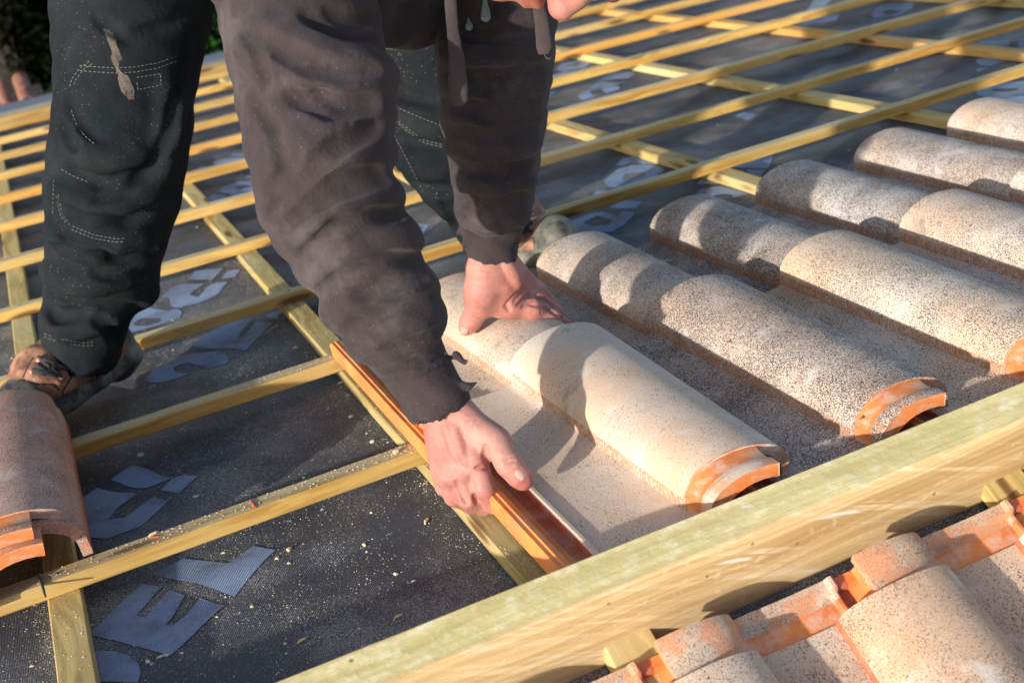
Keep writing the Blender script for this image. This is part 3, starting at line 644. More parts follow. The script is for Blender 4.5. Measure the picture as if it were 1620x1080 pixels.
# ------------------------------------------------------------------ signed-distance sculpting
def V3(p): return np.array(p, dtype=np.float32)
class Vol:
    def __init__(s, lo, hi, h):
        s.lo = np.array(lo, float); s.h = h; s.n = np.maximum(4, ((np.array(hi)-s.lo)/h).astype(int)+1)
        s.ax = [(s.lo[i]+np.arange(s.n[i])*h).astype(np.float32) for i in range(3)]
        s.D = np.full(tuple(s.n), .3, np.float32)
    def blk(s, lo, hi):
        sl = []
        for i in range(3):
            a = int(max(0, math.floor((lo[i]-s.lo[i])/s.h))); b = int(min(s.n[i], math.ceil((hi[i]-s.lo[i])/s.h)+1))
            if b <= a: return None, None
            sl.append(slice(a, b))
        X = s.ax[0][sl[0]][:, None, None]; Y = s.ax[1][sl[1]][None, :, None]; Z = s.ax[2][sl[2]][None, None, :]
        return tuple(sl), (X, Y, Z)
    def comb(s, sl, d, k, mode):
        A = s.D[sl]
        if mode == 'add': h = np.clip(.5+.5*(A-d)/k, 0, 1); s.D[sl] = A*(1-h)+d*h - k*h*(1-h)
        else:
            d = -d; h = np.clip(.5-.5*(A-d)/k, 0, 1); s.D[sl] = A*(1-h)+d*h + k*h*(1-h)
    def cone(s, a, b, ra, rb, k=.008, mode='add', flat=None):
        a = np.array(a, float); b = np.array(b, float); R_ = max(ra, rb)*(1.15)+k+4*s.h
        sl, g = s.blk(np.minimum(a, b)-R_, np.maximum(a, b)+R_)
        if sl is None: return
        ba = b-a; L2 = max(float(ba@ba), 1e-10)
        px, py, pz = g[0]-a[0], g[1]-a[1], g[2]-a[2]
        t = np.clip((px*ba[0]+py*ba[1]+pz*ba[2])/L2, 0, 1)
        dx, dy, dz = px-t*ba[0], py-t*ba[1], pz-t*ba[2]
        if flat is not None:                       # squash across direction n by factor f (<1)
            n, f = flat; n = np.array(n, float); n /= np.linalg.norm(n)
            q = (dx*n[0]+dy*n[1]+dz*n[2])*(1/f-1); dx = dx+q*n[0]; dy = dy+q*n[1]; dz = dz+q*n[2]
        d = np.sqrt(dx*dx+dy*dy+dz*dz)-(ra+(rb-ra)*t)
        s.comb(sl, d.astype(np.float32), k, mode)
    def chain(s, P, r, k=.008, mode='add', flat=None):
        for i in range(len(P)-1): s.cone(P[i], P[i+1], r[i], r[i+1], k, mode, flat)
    def sample(s, p):
        q = (np.array(p)-s.lo)/s.h; i = np.floor(q).astype(int)
        if (i < 0).any() or (i >= s.n-1).any(): return .3
        f = q-i; v = 0.
        c = s.D[i[0]:i[0]+2, i[1]:i[1]+2, i[2]:i[2]+2]
        c = c[0]*(1-f[0])+c[1]*f[0]; c = c[0]*(1-f[1])+c[1]*f[1]; return float(c[0]*(1-f[2])+c[1]*f[2])
    def hit(s, px, py, d0=.9, d1=2.5):
        r = _ray((px, py)); d = d0; st = s.h*.8; last = 0
        while d < d1:
            v = s.sample(C0+r*d)
            if v < 0:
                a, b = d-last, d
                for _ in range(7):
                    m_ = (a+b)/2
                    if s.sample(C0+r*m_) < 0: b = m_
                    else: a = m_
                return Vector(C0+r*a)
            last = max(st*.5, min(v*.8, .05)) if v < .29 else .012
            d += last
        return None
    def carve(s, pts, r, k=.006, mode='sub', lift=0.0, n=4, taper=True):
        n = n*2; lift = 0.0 if (mode == 'sub' and lift > 0) else lift
        """crease (sub) or ridge (add) following image points projected on to the surface"""
        Q = []
        for (a, b) in zip(pts, pts[1:]):
            for i in range(n): Q.append((a[0]+(b[0]-a[0])*i/n, a[1]+(b[1]-a[1])*i/n))
        Q.append(pts[-1]); H_ = [s.hit(*q) for q in Q]; H_ = [h for h in H_ if h is not None]
        if len(H_) < 2: return
        tc = Vector(C0)
        P = [h + (tc-h).normalized()*lift for h in H_]; N = len(P)
        rr = [r*(.25+.75*sin(pi*min(1, max(0, (i+.35)/(N-.3))))**.6) if taper else r for i in range(N)]
        s.chain([tuple(p) for p in P], rr, k, mode)
    def mesh(s):
        D = s.D; S_ = D < 0; nx, ny, nz_ = D.shape
        c = np.zeros((nx-1, ny-1, nz_-1), np.int8)
        for i in (0, 1):
            for j in (0, 1):
                for k in (0, 1): c += S_[i:nx-1+i, j:ny-1+j, k:nz_-1+k]
        act = (c > 0) & (c < 8); I = np.argwhere(act); idx = np.full(act.shape, -1, np.int64); idx[act] = np.arange(len(I))
        acc = np.zeros((len(I), 3)); cnt = np.zeros(len(I))
        for ax in range(3):
            o = [q for q in range(3) if q != ax]
            for u in (0, 1):
                for v in (0, 1):
                    b = I.copy(); b[:, o[0]] += u; b[:, o[1]] += v; e = b.copy(); e[:, ax] += 1
                    da = D[b[:, 0], b[:, 1], b[:, 2]]; db = D[e[:, 0], e[:, 1], e[:, 2]]
                    m_ = (da < 0) != (db < 0); t = np.where(m_, da/np.where(m_, da-db, 1), 0)
                    p = b.astype(float); p[:, ax] += t
                    acc[m_] += p[m_]; cnt[m_] += 1
        Vt = s.lo+acc/cnt[:, None]*s.h; F_ = []
        for ax in range(3):
            o = [q for q in range(3) if q != ax]
            a = [slice(0, -1)]*3; b = [slice(0, -1)]*3; b[ax] = slice(1, None); a[ax] = slice(0, -1)
            A = S_[tuple(a)]; B = S_[tuple(b)]
            # restrict to interior in other axes
            sh = [slice(None)]*3
            E_ = np.argwhere(A != B); E_ = E_[(E_[:, o[0]] > 0) & (E_[:, o[1]] > 0)]
            def g(du, dv):
                q = E_.copy(); q[:, o[0]] -= du; q[:, o[1]] -= dv; return idx[q[:, 0], q[:, 1], q[:, 2]]
            Q = np.stack([g(0, 0), g(1, 0), g(1, 1), g(0, 1)], 1)
            ins = A[E_[:, 0], E_[:, 1], E_[:, 2]]; flip = ins if ax != 1 else ~ins
            Q[~flip] = Q[~flip][:, ::-1]; Q = Q[(Q >= 0).all(1)]; F_.append(Q)
        return Vt, np.concatenate(F_)
def relax(Vt, Q, it=2, lam=.5):
    a = np.concatenate([Q[:, 0], Q[:, 1], Q[:, 2], Q[:, 3]]); b = np.concatenate([Q[:, 1], Q[:, 2], Q[:, 3], Q[:, 0]])
    ii = np.concatenate([a, b]); jj = np.concatenate([b, a]); n = np.bincount(ii, minlength=len(Vt)).astype(float); n[n == 0] = 1
    for _ in range(it):
        av = np.stack([np.bincount(ii, Vt[jj, k], minlength=len(Vt)) for k in range(3)], 1)/n[:, None]
        Vt = Vt+(av-Vt)*lam
    return Vt
def join(parts):
    Vs, Fs, off = [], [], 0
    for a, b in parts: Vs.append(a); Fs.append(b+off); off += len(a)
    return np.concatenate(Vs), np.concatenate(Fs)
def sdf_obj(name, Vt, Q, mat, parent, disp=None):
    if disp:
        me0 = bpy.data.meshes.new('t'); me0.from_pydata(Vt.tolist(), [], Q.tolist()); me0.update()
        N = np.zeros(len(Vt)*3, np.float32); me0.vertices.foreach_get('normal', N); N = N.reshape(-1, 3)
        Vt = Vt+N*disp(Vt)[:, None]; bpy.data.meshes.remove(me0)
    me = bpy.data.meshes.new(name); me.from_pydata(Vt.tolist(), [], Q.tolist()); me.update()
    o = link_mesh(name, me, mat, None, None, True)
    return attach(o, parent)
def wave(Vt, comps):
    d = np.zeros(len(Vt))
    for (kx, ky, kz, a, ph) in comps: d += a*np.sin(Vt[:, 0]*kx+Vt[:, 1]*ky+Vt[:, 2]*kz+ph + 1.3*np.sin(Vt[:, 1]*23+ph*3+Vt[:, 0]*17))
    return d
def D_(px, py, d): return tuple(dp(px, py, d))

# ------------------------------------------------------------------ person
person = empty('person', (.35, 2.0, 0.0))
tag(person, 'roofer in dark hoodie and work trousers, bent forward with both hands on the tiles', 'person')
def attach(o, parent):                                   # o was built in roof-frame coordinates
    o.parent = parent; o.matrix_parent_inverse = Matrix()
    o.matrix_local = Matrix() if parent.parent else parent.matrix_world.inverted() @ M_ROOF
    return o
def sub(name, Vt, Q, mat, disp=None, parent=None): return sdf_obj(name, Vt, Q, mat, parent or person, disp)
# --- right hand (gripping the tile edge)
v = Vol(D_(700, 700, 1.39)[0:0] or (np.array(D_(740, 700, 1.38))-[.16, .17, .14]), np.array(D_(740, 700, 1.38))+[.14, .20, .20], .00125)
vw = tuple(RC[:, 2])
v.chain([D_(628, 500, 1.375), D_(675, 590, 1.385), D_(708, 650, 1.387)], [.030, .028, .0260], .01, flat=(vw, .85))
K = [D_(752, 724, 1.372), D_(730, 745, 1.383), D_(711, 752, 1.393), D_(699, 744, 1.402)]
W = [D_(724, 655, 1.384), D_(714, 655, 1.386), D_(702, 656, 1.390), D_(692, 658, 1.394)]
for a, b, r0, r1 in zip(W, K, (.0185, .0185, .0175, .0155), (.0150, .0150, .0145, .0125)): v.cone(a, b, r0, r1, .012)
v.cone(D_(715, 690, 1.39), D_(735, 715, 1.385), .026, .022, .012, flat=(vw, .7))
idx_ = [K[0], D_(765, 770, 1.372), D_(783, 797, 1.388), D_(806, 800, 1.400)]
mid_ = [K[1], D_(741, 788, 1.388), D_(766, 800, 1.402), D_(800, 798, 1.412)]
rng_ = [K[2], D_(719, 784, 1.402), D_(745, 798, 1.416), D_(785, 800, 1.424)]
lit_ = [K[3], D_(703, 770, 1.414), D_(722, 788, 1.428), D_(755, 795, 1.436)]
for ch, rr in ((idx_, (.0132, .0122, .0108, .0085)), (mid_, (.0132, .0122, .0108, .0085)), (rng_, (.0126, .0115, .010, .008)), (lit_, (.0112, .0098, .0088, .0072))): v.chain(ch, rr, .0045)
th = [D_(742, 668, 1.378), D_(783, 699, 1.366), D_(805, 734, 1.360), D_(822, 753, 1.3605), D_(829, 761, 1.362)]
v.chain(th, [.0185, .0150, .0132, .0122, .0098], .008)
v.cone(D_(772, 697, 1.372), D_(756, 716, 1.376), .013, .0125, .008)
v.cone(th[1], D_(770, 690, 1.372), .0155, .016, .008)
# knuckles, tendons, creases
for k in K[:3]: v.cone(Vector(k)+RC_T*.004 if False else tuple(np.array(k)+np.array(vw)*.0065), tuple(np.array(k)+np.array(vw)*.0065), .0085, .0085, .010)
v.carve([(768, 704), (768, 722), (775, 737)], .0022, .004, n=5)
v.carve([(752, 742), (763, 739), (776, 741)], .0016, .003, n=5)
v.carve([(744, 755), (748, 775), (756, 795)], .0012, .005, n=5)
v.carve([(722, 762), (728, 780), (738, 796)], .0012, .005, n=5)
v.carve([(795, 728), (803, 724), (812, 721)], .0008, .0020, n=4); v.carve([(797, 734), (806, 730), (816, 728)], .0008, .0020, n=4); v.carve([(799, 742), (806, 740), (814, 737)], .0006, .002, n=4)
for px_ in ((715, 700), (728, 705)): v.carve([(px_[0]-10, px_[1]-30), px_, (px_[0]+8, px_[1]+25)], .0022, .007, mode='add', lift=-.0016, n=4)
nail_r = v.hit(821, 750)
RH = v.mesh(); RH = (relax(RH[0], RH[1], 2), RH[1])

# --- left hand (pressing down on the tile)
v = Vol(np.array(D_(800, 440, 1.73))-[.16, .22, .13], np.array(D_(800, 440, 1.73))+[.14, .17, .16], .00135)
v.chain([D_(775, 310, 1.66), D_(778, 370, 1.69), D_(780, 412, 1.708)], [.030, .027, .0275], .01)
K = [D_(803, 478, 1.738), D_(822, 470, 1.757), D_(834, 461, 1.776), D_(840, 452, 1.794)]
W = [D_(768, 420, 1.708), D_(780, 418, 1.715), D_(792, 417, 1.725), D_(800, 418, 1.735)]
for a, b, r0, r1 in zip(W, K, (.021, .021, .020, .018), (.0165, .0155, .0150, .013)): v.cone(a, b, r0, r1, .014)
v.cone(D_(790, 440, 1.725), D_(797, 462, 1.74), .030, .026, .014)
v.chain([D_(764, 432, 1.706), D_(760, 462, 1.716), D_(757, 482, 1.724)], [.022, .021, .0165], .014)
v.chain([D_(757, 482, 1.724), D_(750, 500, 1.736), D_(743, 511, 1.744), D_(738, 519, 1.750)], [.0160, .0140, .0130, .0105], .008)
v.cone(D_(765, 476, 1.727), D_(790, 484, 1.737), .0155, .0165, .012)
v.chain([K[0], D_(808, 484, 1.738), D_(842, 489, 1.744), D_(872, 501, 1.762), D_(894, 512, 1.774)], [.0165, .0158, .0136, .0112, .0082], .007)
v.chain([K[1], D_(852, 476, 1.766), D_(876, 490, 1.783), D_(890, 502, 1.792)], [.0155, .0122, .0102, .008], .005)
v.chain([K[2], D_(856, 466, 1.788), D_(874, 482, 1.806)], [.0145, .0115, .0095], .005)
v.chain([K[3], D_(852, 458, 1.806), D_(864, 472, 1.822)], [.013, .010, .0085], .005)
for c_ in ([(812, 478), (822, 468), (832, 458)], [(818, 484), (829, 474), (838, 466)], [(826, 486), (836, 478), (845, 474)]): v.carve(c_, .0016, .0035, n=4)
v.carve([(806, 492), (800, 484), (812, 470), (828, 455)], .0010, .004, n=4)
v.carve([(838, 481), (856, 484), (874, 493), (890, 503)], .0020, .003, n=5); v.carve([(846, 468), (860, 474), (876, 486)], .0016, .003, n=5)
for a in (0, 1, 2): v.carve([(855+a*4, 483), (857+a*4, 491), (856+a*4, 499)], .0006, .0018, n=3)
v.carve([(748, 500), (756, 503), (763, 505)], .0008, .002, n=3); v.carve([(747, 496), (756, 498), (765, 500)], .0008, .002, n=3)
for y_ in (412, 419, 427): v.carve([(760, y_), (780, y_+2), (800, y_-1)], .0007, .003, n=3)
v.carve([(800, 412), (810, 432), (820, 450)], .0040, .010, mode='add', lift=-.0036, n=4)
nail_l = v.hit(734.5, 519)
LH = v.mesh(); LH = (relax(LH[0], LH[1], 2), LH[1])

# --- head
hx = RC[:, 0]; hd = -RC[:, 1]; ht = RC[:, 2]
Fd = hd*.92 + hx*.02 + ht*.20; Fd /= np.linalg.norm(Fd)                      # the way the face looks
Up = hx*.80 + ht*.40 + hd*.75; Up -= Fd*(Up@Fd); Up /= np.linalg.norm(Up)      # towards the crown
Sd = np.cross(Fd, Up)
nose = np.array(D_(891, 17, 1.30)); HC = nose - Fd*.112 + Up*.015
def HP(s, u, f): return tuple(HC + Sd*s + Up*u + Fd*f)
v = Vol(HC-.19, HC+.19, .0026)
v.cone(HP(0, .045, -.01), HP(0, .02, -.005), .082, .080, .02); v.cone(HP(0, .0, .02), HP(0, -.04, .035), .066, .050, .03)
v.cone(HP(0, -.08, .060), HP(0, -.085, .062), .026, .024, .03)
for q in (-1, 1):
    v.cone(HP(q*.035, -.02, .058), HP(q*.03, -.012, .062), .024, .022, .02); v.cone(HP(q*.048, -.055, .02), HP(q*.03, -.085, .05), .022, .018, .02)
    v.cone(HP(q*.015, .032, .088), HP(q*.045, .030, .078), .010, .010, .015)
    v.cone(HP(q*.031, .012, .088), HP(q*.031, .012, .088), .012, .012, .006, 'sub'); v.cone(HP(q*.031, .012, .075), HP(q*.031, .012, .075), .0135, .0135, .003)
    v.cone(HP(q*.078, .012, -.005), HP(q*.082, -.02, 0), .012, .009, .008, flat=(tuple(Sd), .5)); v.cone(HP(q*.014, -.020, .098), HP(q*.014, -.022, .094), .0085, .0085, .006)
v.chain([HP(0, .025, .086), HP(0, .0, .100), HP(0, -.016, .107)], [.008, .0105, .0150], .010)
v.cone(HP(-.020, -.047, .088), HP(.020, -.047, .088), .0075, .0075, .006); v.cone(HP(-.017, -.058, .086), HP(.017, -.058, .086), .008, .008, .006)
v.cone(HP(-.022, -.0525, .096), HP(.022, -.0525, .096), .0022, .0022, .003, 'sub')
v.chain([HP(0, -.03, -.02), tuple(np.array((.50, 1.45, .66)))], [.056, .062], .03)
HD = v.mesh(); HD = (relax(HD[0], HD[1], 2), HD[1])
# --- rest of the body under the clothes
SHR = (.30, 1.44, .62); SHL = (.64, 1.56, .64); PEL = (.40, 2.10, .80)
HIPR = (.27, 2.08, .76); HIPL = (.53, 2.12, .76)
v = Vol((-.25, 1.1, -.02), (.95, 2.4, 1.05), .010)
v.chain([PEL, (.42, 1.85, .74), (.46, 1.6, .67), (.49, 1.47, .66)], [.11, .105, .12, .07], .04)
v.cone(SHR, SHL, .055, .055, .04)
v.chain([HIPR, D_(200, 140, 1.82), D_(135, 520, 1.97)], [.078, .055, .036], .03)
v.chain([HIPL, D_(690, 140, 2.02), D_(760, 340, 2.06)], [.078, .055, .036], .03)
v.chain([SHR, D_(505, 250, 1.345), D_(660, 570, 1.383)], [.045, .038, .027], .02)
v.chain([SHL, D_(785, 110, 1.60), D_(779, 380, 1.695)], [.045, .038, .027], .02)
BD = v.mesh(); BD = (relax(BD[0], BD[1], 1), BD[1])
Vt, Q = join([RH, LH, HD, BD])
body = sub('body', Vt, Q, SKIN)
def nail(pos, direc, nrm, w_, l_):
    direc = np.array(direc); direc /= np.linalg.norm(direc); nrm = np.array(nrm); nrm -= direc*(nrm@direc); nrm /= np.linalg.norm(nrm); sd = np.cross(direc, nrm)
    V = []; Fc = []; n = 8
    for i in range(n+1):
        for j in range(n+1):
            a = (i/n*2-1); b = (j/n*2-1); e = sqrt(max(0, 1-max(0, -b)**2*a*a*.9)); aa = a*(1-.25*b*b)
            V.append(np.array(pos) + sd*aa*w_ + direc*b*l_ - nrm*(a*a*w_*.42+b*b*.0006) + nrm*.0006)
    for i in range(n):
        for j in range(n): Fc.append((i*(n+1)+j, (i+1)*(n+1)+j, (i+1)*(n+1)+j+1, i*(n+1)+j+1))
    o = mesh('fingernail', V, Fc, NAIL, None, None, True); return attach(o, body)
def pxdir(x0, y0, x1, y1, d): return np.array(D_(x1, y1, d))-np.array(D_(x0, y0, d))
if nail_r: nail(nail_r, pxdir(812, 738, 829, 758, 1.36), np.array(vw)*.9+RC[:, 0]*.1, .0062, .0068)
if nail_l: nail(nail_l, pxdir(744, 505, 736, 521, 1.74), np.array(vw)*.8-RC[:, 0]*.35, .0064, .0072)

# --- hoodie
MIDd = {}
v = Vol((.02, 1.0, .0), (.52, 1.62, .78), .0031)
rs_st = [(430, -90, 1.44, .082), (470, 0, 1.395, .084), (480, 60, 1.37, .0815), (490, 120, 1.355, .0775), (497, 200, 1.345, .0730), (509, 280, 1.342, .0680), (541, 355, 1.350, .0625),
         (583, 430, 1.362, .0560), (612, 492, 1.370, .0480), (634, 545, 1.378, .0410)]
for a, b in zip(rs_st, rs_st[1:]): v.cone(D_(*a[:3]), D_(*b[:3]), a[3], b[3], .02)
v.cone(D_(639, 550, 1.379), D_(661, 586, 1.383), .0400, .0370, .010)
v.chain([D_(663, 590, 1.383), D_(691, 634, 1.386)], [.0372, .0365], .004)
# folds: bulges first, then creases
for pts, r, lf in [([(400, 60), (440, 90), (500, 118), (560, 128), (600, 128)], .030, -.0255), ([(440, 300), (470, 262), (520, 215), (600, 180)], .030, -.0250),
                   ([(440, 345), (480, 300), (530, 260), (603, 240)], .028, -.0240), ([(460, 385), (520, 335), (560, 318), (608, 310)], .026, -.0240), ([(490, 430), (550, 398), (600, 380), (638, 376)], .024, -.0228),
                   ([(530, 500), (600, 470), (672, 450)], .022, -.0214), ([(570, 545), (630, 520), (684, 500)], .020, -.0194)]:
    v.carve(pts, r, .02, 'add', lf, 6)
for pts, r in [([(395, 40), (440, 74), (490, 100), (545, 112), (598, 108)], .0080), ([(424, 345), (462, 300), (500, 258), (545, 224), (602, 200)], .0080),
               ([(448, 366), (500, 312), (550, 285), (605, 270)], .0070), ([(480, 20), (530, 50), (590, 60)], .0065), ([(475, 408), (530, 362), (580, 345), (640, 335)], .0052),
               ([(505, 460), (560, 430), (620, 410), (668, 405)], .0040), ([(455, 150), (520, 175), (595, 172)], .0060), ([(545, 518), (600, 498), (695, 462)], .0036), ([(575, 575), (630, 553), (706, 520)], .0030),
               ([(520, 20), (560, 34), (600, 30)], .006), ([(372, 30), (400, 70), (420, 130)], .0035), ([(400, 160), (430, 200), (450, 260)], .0035), ([(500, 150), (540, 165), (596, 160)], .004), ([(420, 300), (440, 285), (470, 250)], .004), ([(500, 330), (560, 300), (615, 285)], .0035), ([(560, 470), (610, 452), (680, 440)], .0026)]:
    v.carve(pts, r, .010, 'sub', .0015, 6)
v.carve([(603, 600), (630, 597), (665, 583), (696, 566), (716, 553)], .0024, .0035, 'sub', .0, 5, False)
v.carve([(606, 606), (634, 603), (668, 590), (700, 572), (718, 561)], .0022, .003, 'add', -.0006, 5, False)
v.carve([(609, 613), (638, 609), (672, 596), (703, 579), (720, 569)], .0018, .003, 'sub', .0, 5, False)
v.cone(D_(693, 641, 1.388), D_(712, 690, 1.390), .0315, .0315, .002, 'sub')           # open cuff
for q in [(722, 562, 735, 575, .005), (735, 575, 741, 570, .004), (722, 600, 741, 612, .007), (741, 612, 753, 604, .0035), (648, 650, 641, 634, .005)]:
    v.cone(D_(q[0], q[1], 1.372), D_(q[2], q[3], 1.368), q[4], q[4]*.5, .004)
for q in [(731, 592, .006), (727, 583, .004)]: v.cone(D_(q[0], q[1], 1.37), D_(q[0]+8, q[1]+3, 1.37), q[2], q[2], .002, 'sub')
SR = v.mesh(); SR = (relax(SR[0], SR[1], 2), SR[1])
v = Vol((.30, 1.28, .08), (.86, 1.80, .80), .0031)
ls_st = [(800, -130, 1.60, .080), (788, 0, 1.595, .074), (784, 60, 1.60, .0700), (783, 110, 1.61, .0690), (781, 190, 1.63, .0640), (782, 255, 1.65, .0540), (782, 305, 1.67, .0490), (779, 345, 1.688, .0450)]
for a, b in zip(ls_st, ls_st[1:]): v.cone(D_(*a[:3]), D_(*b[:3]), a[3], b[3], .02)
v.chain([D_(777, 352, 1.69), D_(777, 364, 1.694)], [.0425, .0375], .006)
v.chain([D_(778, 366, 1.696), D_(780, 396, 1.704)], [.0385, .0350], .004)
for pts, r, lf in [([(705, 80), (780, 92), (862, 80)], .014, -.008), ([(705, 135), (780, 148), (860, 130)], .014, -.009), ([(708, 185), (780, 196), (852, 180)], .012, -.008), ([(716, 230), (780, 240), (845, 225)], .012, -.008),
                   ([(726, 285), (780, 297), (836, 284)], .011, -.008), ([(730, 335), (780, 348), (828, 335)], .010, -.007)]:
    v.carve(pts, r, .02, 'add', lf, 4)
for pts, r in [([(700, 50), (770, 58), (868, 52)], .006), ([(702, 160), (770, 176), (855, 155)], .0060), ([(706, 112), (780, 122), (860, 108)], .0045), ([(708, 205), (775, 220), (848, 202)], .0052), ([(720, 262), (780, 272), (838, 258)], .0050), ([(760, 80), (830, 88), (868, 84)], .0035),
               ([(726, 312), (780, 324), (832, 310)], .0035), ([(740, 140), (790, 146), (856, 132)], .0035), ([(706, 232), (760, 246), (800, 244)], .0035), ([(760, 188), (810, 192), (852, 180)], .0030)]:
    v.carve(pts, r*1.1, .011, 'sub', .001, 6)
v.carve([(738, 357), (760, 369), (790, 369), (822, 353)], .0022, .003, 'sub', 0, 5, False)
v.carve([(740, 366), (760, 376), (790, 376), (819, 361)], .0018, .003, 'sub', 0, 5, False)
v.cone(D_(780, 402, 1.706), D_(781, 440, 1.712), .0295, .0295, .002, 'sub')
for q in [(738, 352, 724, 345, .006), (730, 362, 722, 372, .0045), (736, 384, 733, 397, .004)]: v.cone(D_(q[0], q[1], 1.685), D_(q[2], q[3], 1.685), q[4], q[4]*.5, .004)
SL = v.mesh(); SL = (relax(SL[0], SL[1], 2), SL[1])
v = Vol((.05, 1.05, .30), (.95, 2.3, 1.12), .0062)
v.chain([(.41, 2.06, .82), (.43, 1.88, .76), (.46, 1.66, .70), (.48, 1.50, .67)], [.150, .155, .165, .12], .05)
v.cone(SHR, SHL, .085, .085, .05)
v.chain([D_(560, -40, 1.60), D_(640, -30, 1.62), D_(720, -70, 1.60)], [.075, .078, .06], .04)
v.chain([D_(430, -60, 1.44), D_(530, 0, 1.48), D_(600, 0, 1.56)], [.08, .058, .05], .03)
v.chain([D_(560, 28, 1.50), D_(620, 36, 1.54), D_(690, -6, 1.58), D_(760, -20, 1.58)], [.022, .020, .020, .02], .03)      # hanging hem roll
v.chain([D_(720, -120, 1.42), D_(840, -140, 1.40)], [.07, .06], .04)
v.chain([tuple(np.array((.50, 1.45, .67))), tuple(HC-Up*.05-Fd*.04)], [.09, .07], .03)
TS = v.mesh(); TS = (relax(TS[0], TS[1], 3), TS[1])
Vt, Q = join([SR, SL, TS])
def dsp(Vt): return wave(Vt, [(95, 60, 110, .0007, 0), (-70, 130, 80, .0006, 1.7), (180, -90, 160, .0004, 4)])
hoodie = sub('hoodie', Vt, Q, FLEECE, dsp)
# cords hanging from the hood
def cord(pts, widths, name='drawstring'):
    bm = bmesh.new(); rings = []
    n = 14
    P = [np.array(D_(*p)) for p in pts]
    # resample
    for i in range(len(P)-1):
        for t in np.linspace(0, 1, 7, endpoint=(i == len(P)-2)):
            c = P[i]*(1-t)+P[i+1]*t; w_ = widths[i]*(1-t)+widths[i+1]*t
            rings.append((c, w_))
    prev = None
    for q, (c, w_) in enumerate(rings):
        ring = []
        for k in range(n):
            a = 2*pi*k/n; jit = 1+.10*noise.noise(Vector((q*.7, k*1.3, 2)))
            ring.append(bm.verts.new(c + RC[:, 0]*cos(a)*w_*jit + RC[:, 2]*sin(a)*w_*.38*jit))
        if prev:
            for k in range(n): bm.faces.new((prev[k], prev[(k+1) % n], ring[(k+1) % n], ring[k]))
        else: bm.faces.new(ring[::-1])
        prev = ring
    bm.faces.new(prev)
    return attach(bm_obj(name, bm, STRING, None, None, True), hoodie)
cord([(712, -60, 1.40), (713, 5, 1.40), (716, 45, 1.40), (722, 90, 1.40), (725, 140, 1.40), (726, 160, 1.40), (725.5, 168, 1.40)], [.0055, .0070, .0065, .0085, .0108, .0098, .004])
cord([(842, -60, 1.46), (850, 0, 1.46), (858, 40, 1.46), (861, 75, 1.46), (860, 86, 1.46)], [.006, .007, .0085, .0095, .006])
for pts in ([(767, -30, 1.50), (767, 5, 1.50), (768, 18, 1.50), (768, 30, 1.50), (768, 35, 1.50)], [(742, 10, 1.53), (742, 34, 1.53), (742, 40, 1.53), (742, 46, 1.53), (742, 49, 1.53)]):
    ww = [.0022, .0030, .0052, .0062, .0022] if pts[0][0] == 767 else [.001, .0022, .0045, .0045, .002]
    o = cord(pts, ww, 'cord_end'); o.data.materials.clear(); o.data.materials.append(CORDT)
bm = bmesh.new(); tube(bm, [D_(861, 84, 1.46), D_(864, 92, 1.46), D_(869, 94, 1.46), D_(873, 91, 1.46)], [.0011, .0010, .0009, .0006]); attach(bm_obj('loose_thread', bm, LACE, None, None, True), hoodie)

# --- trousers
v = Vol((-.16, 1.60, -.02), (.48, 2.30, .92), .0034)
rl = [(265, -260, 1.98, .115), (225, -100, 1.86, .116), (210, 0, 1.83, .1075), (204, 60, 1.815, .0985), (200, 120, 1.81, .0905), (194, 200, 1.82, .0905), (184, 270, 1.84, .0900), (176, 320, 1.86, .0865), (170, 370, 1.885, .083)]
for a, b in zip(rl, rl[1:]): v.cone(D_(*a[:3]), D_(*b[:3]), a[3], b[3], .03)
v.chain([D_(165, 385, 1.89), D_(158, 430, 1.915), D_(150, 455, 1.93)], [.080, .0775, .068], .02)
v.chain([D_(205, 430, 1.92), D_(232, 464, 1.93)], [.045, .016], .03)                 # cloth bagging out behind the shin
v.chain([D_(140, 470, 1.94), D_(133, 510, 1.96), D_(128, 552, 1.98)], [.066, .0625, .0610], .015)
v.cone(D_(98, 195, 1.83), D_(104, 240, 1.84), .010, .014, .02)                        # leg-pocket pleat at the left outline
for pts, r, lf in [([(85, 300), (150, 330), (250, 300)], .016, -.009), ([(80, 365), (140, 388), (240, 372)], .016, -.009), ([(72, 430), (130, 448), (215, 430)], .014, -.008), ([(110, 215), (150, 250), (230, 245)], .012, -.008),
                   ([(260, 120), (265, 200), (245, 290)], .016, -.010), ([(70, 505), (110, 520), (180, 505)], .010, -.006)]:
    v.carve(pts, r, .02, 'add', lf, 4)
for pts, r in [([(82, 322), (130, 350), (200, 352), (262, 318)], .006), ([(84, 392), (130, 412), (190, 412), (248, 398)], .010), ([(68, 452), (110, 475), (170, 488), (225, 488)], .010), ([(66, 470), (90, 500), (140, 495)], .0065), ([(90, 365), (130, 385), (180, 388)], .005), ([(150, 430), (200, 440), (235, 432)], .006), ([(150, 505), (175, 520), (190, 545)], .005),
               ([(98, 195), (104, 225), (118, 232)], .0055), ([(110, 268), (160, 290), (260, 262)], .0045), ([(300, 60), (285, 140), (270, 210), (240, 262)], .006), ([(240, 262), (200, 300), (150, 318)], .0045), ([(108, 150), (112, 180), (150, 215)], .004),
               ([(150, 30), (200, 60), (290, 30)], .004)]:
    v.carve(pts, r, .012, 'sub', .001, 4)
v.cone(D_(127, 572, 1.99), D_(125, 600, 2.0), .056, .056, .002, 'sub')
LR = v; TR = v.mesh(); TR = (relax(TR[0], TR[1], 2), TR[1])
v = Vol((.36, 1.70, -.02), (.92, 2.35, .92), .0038)
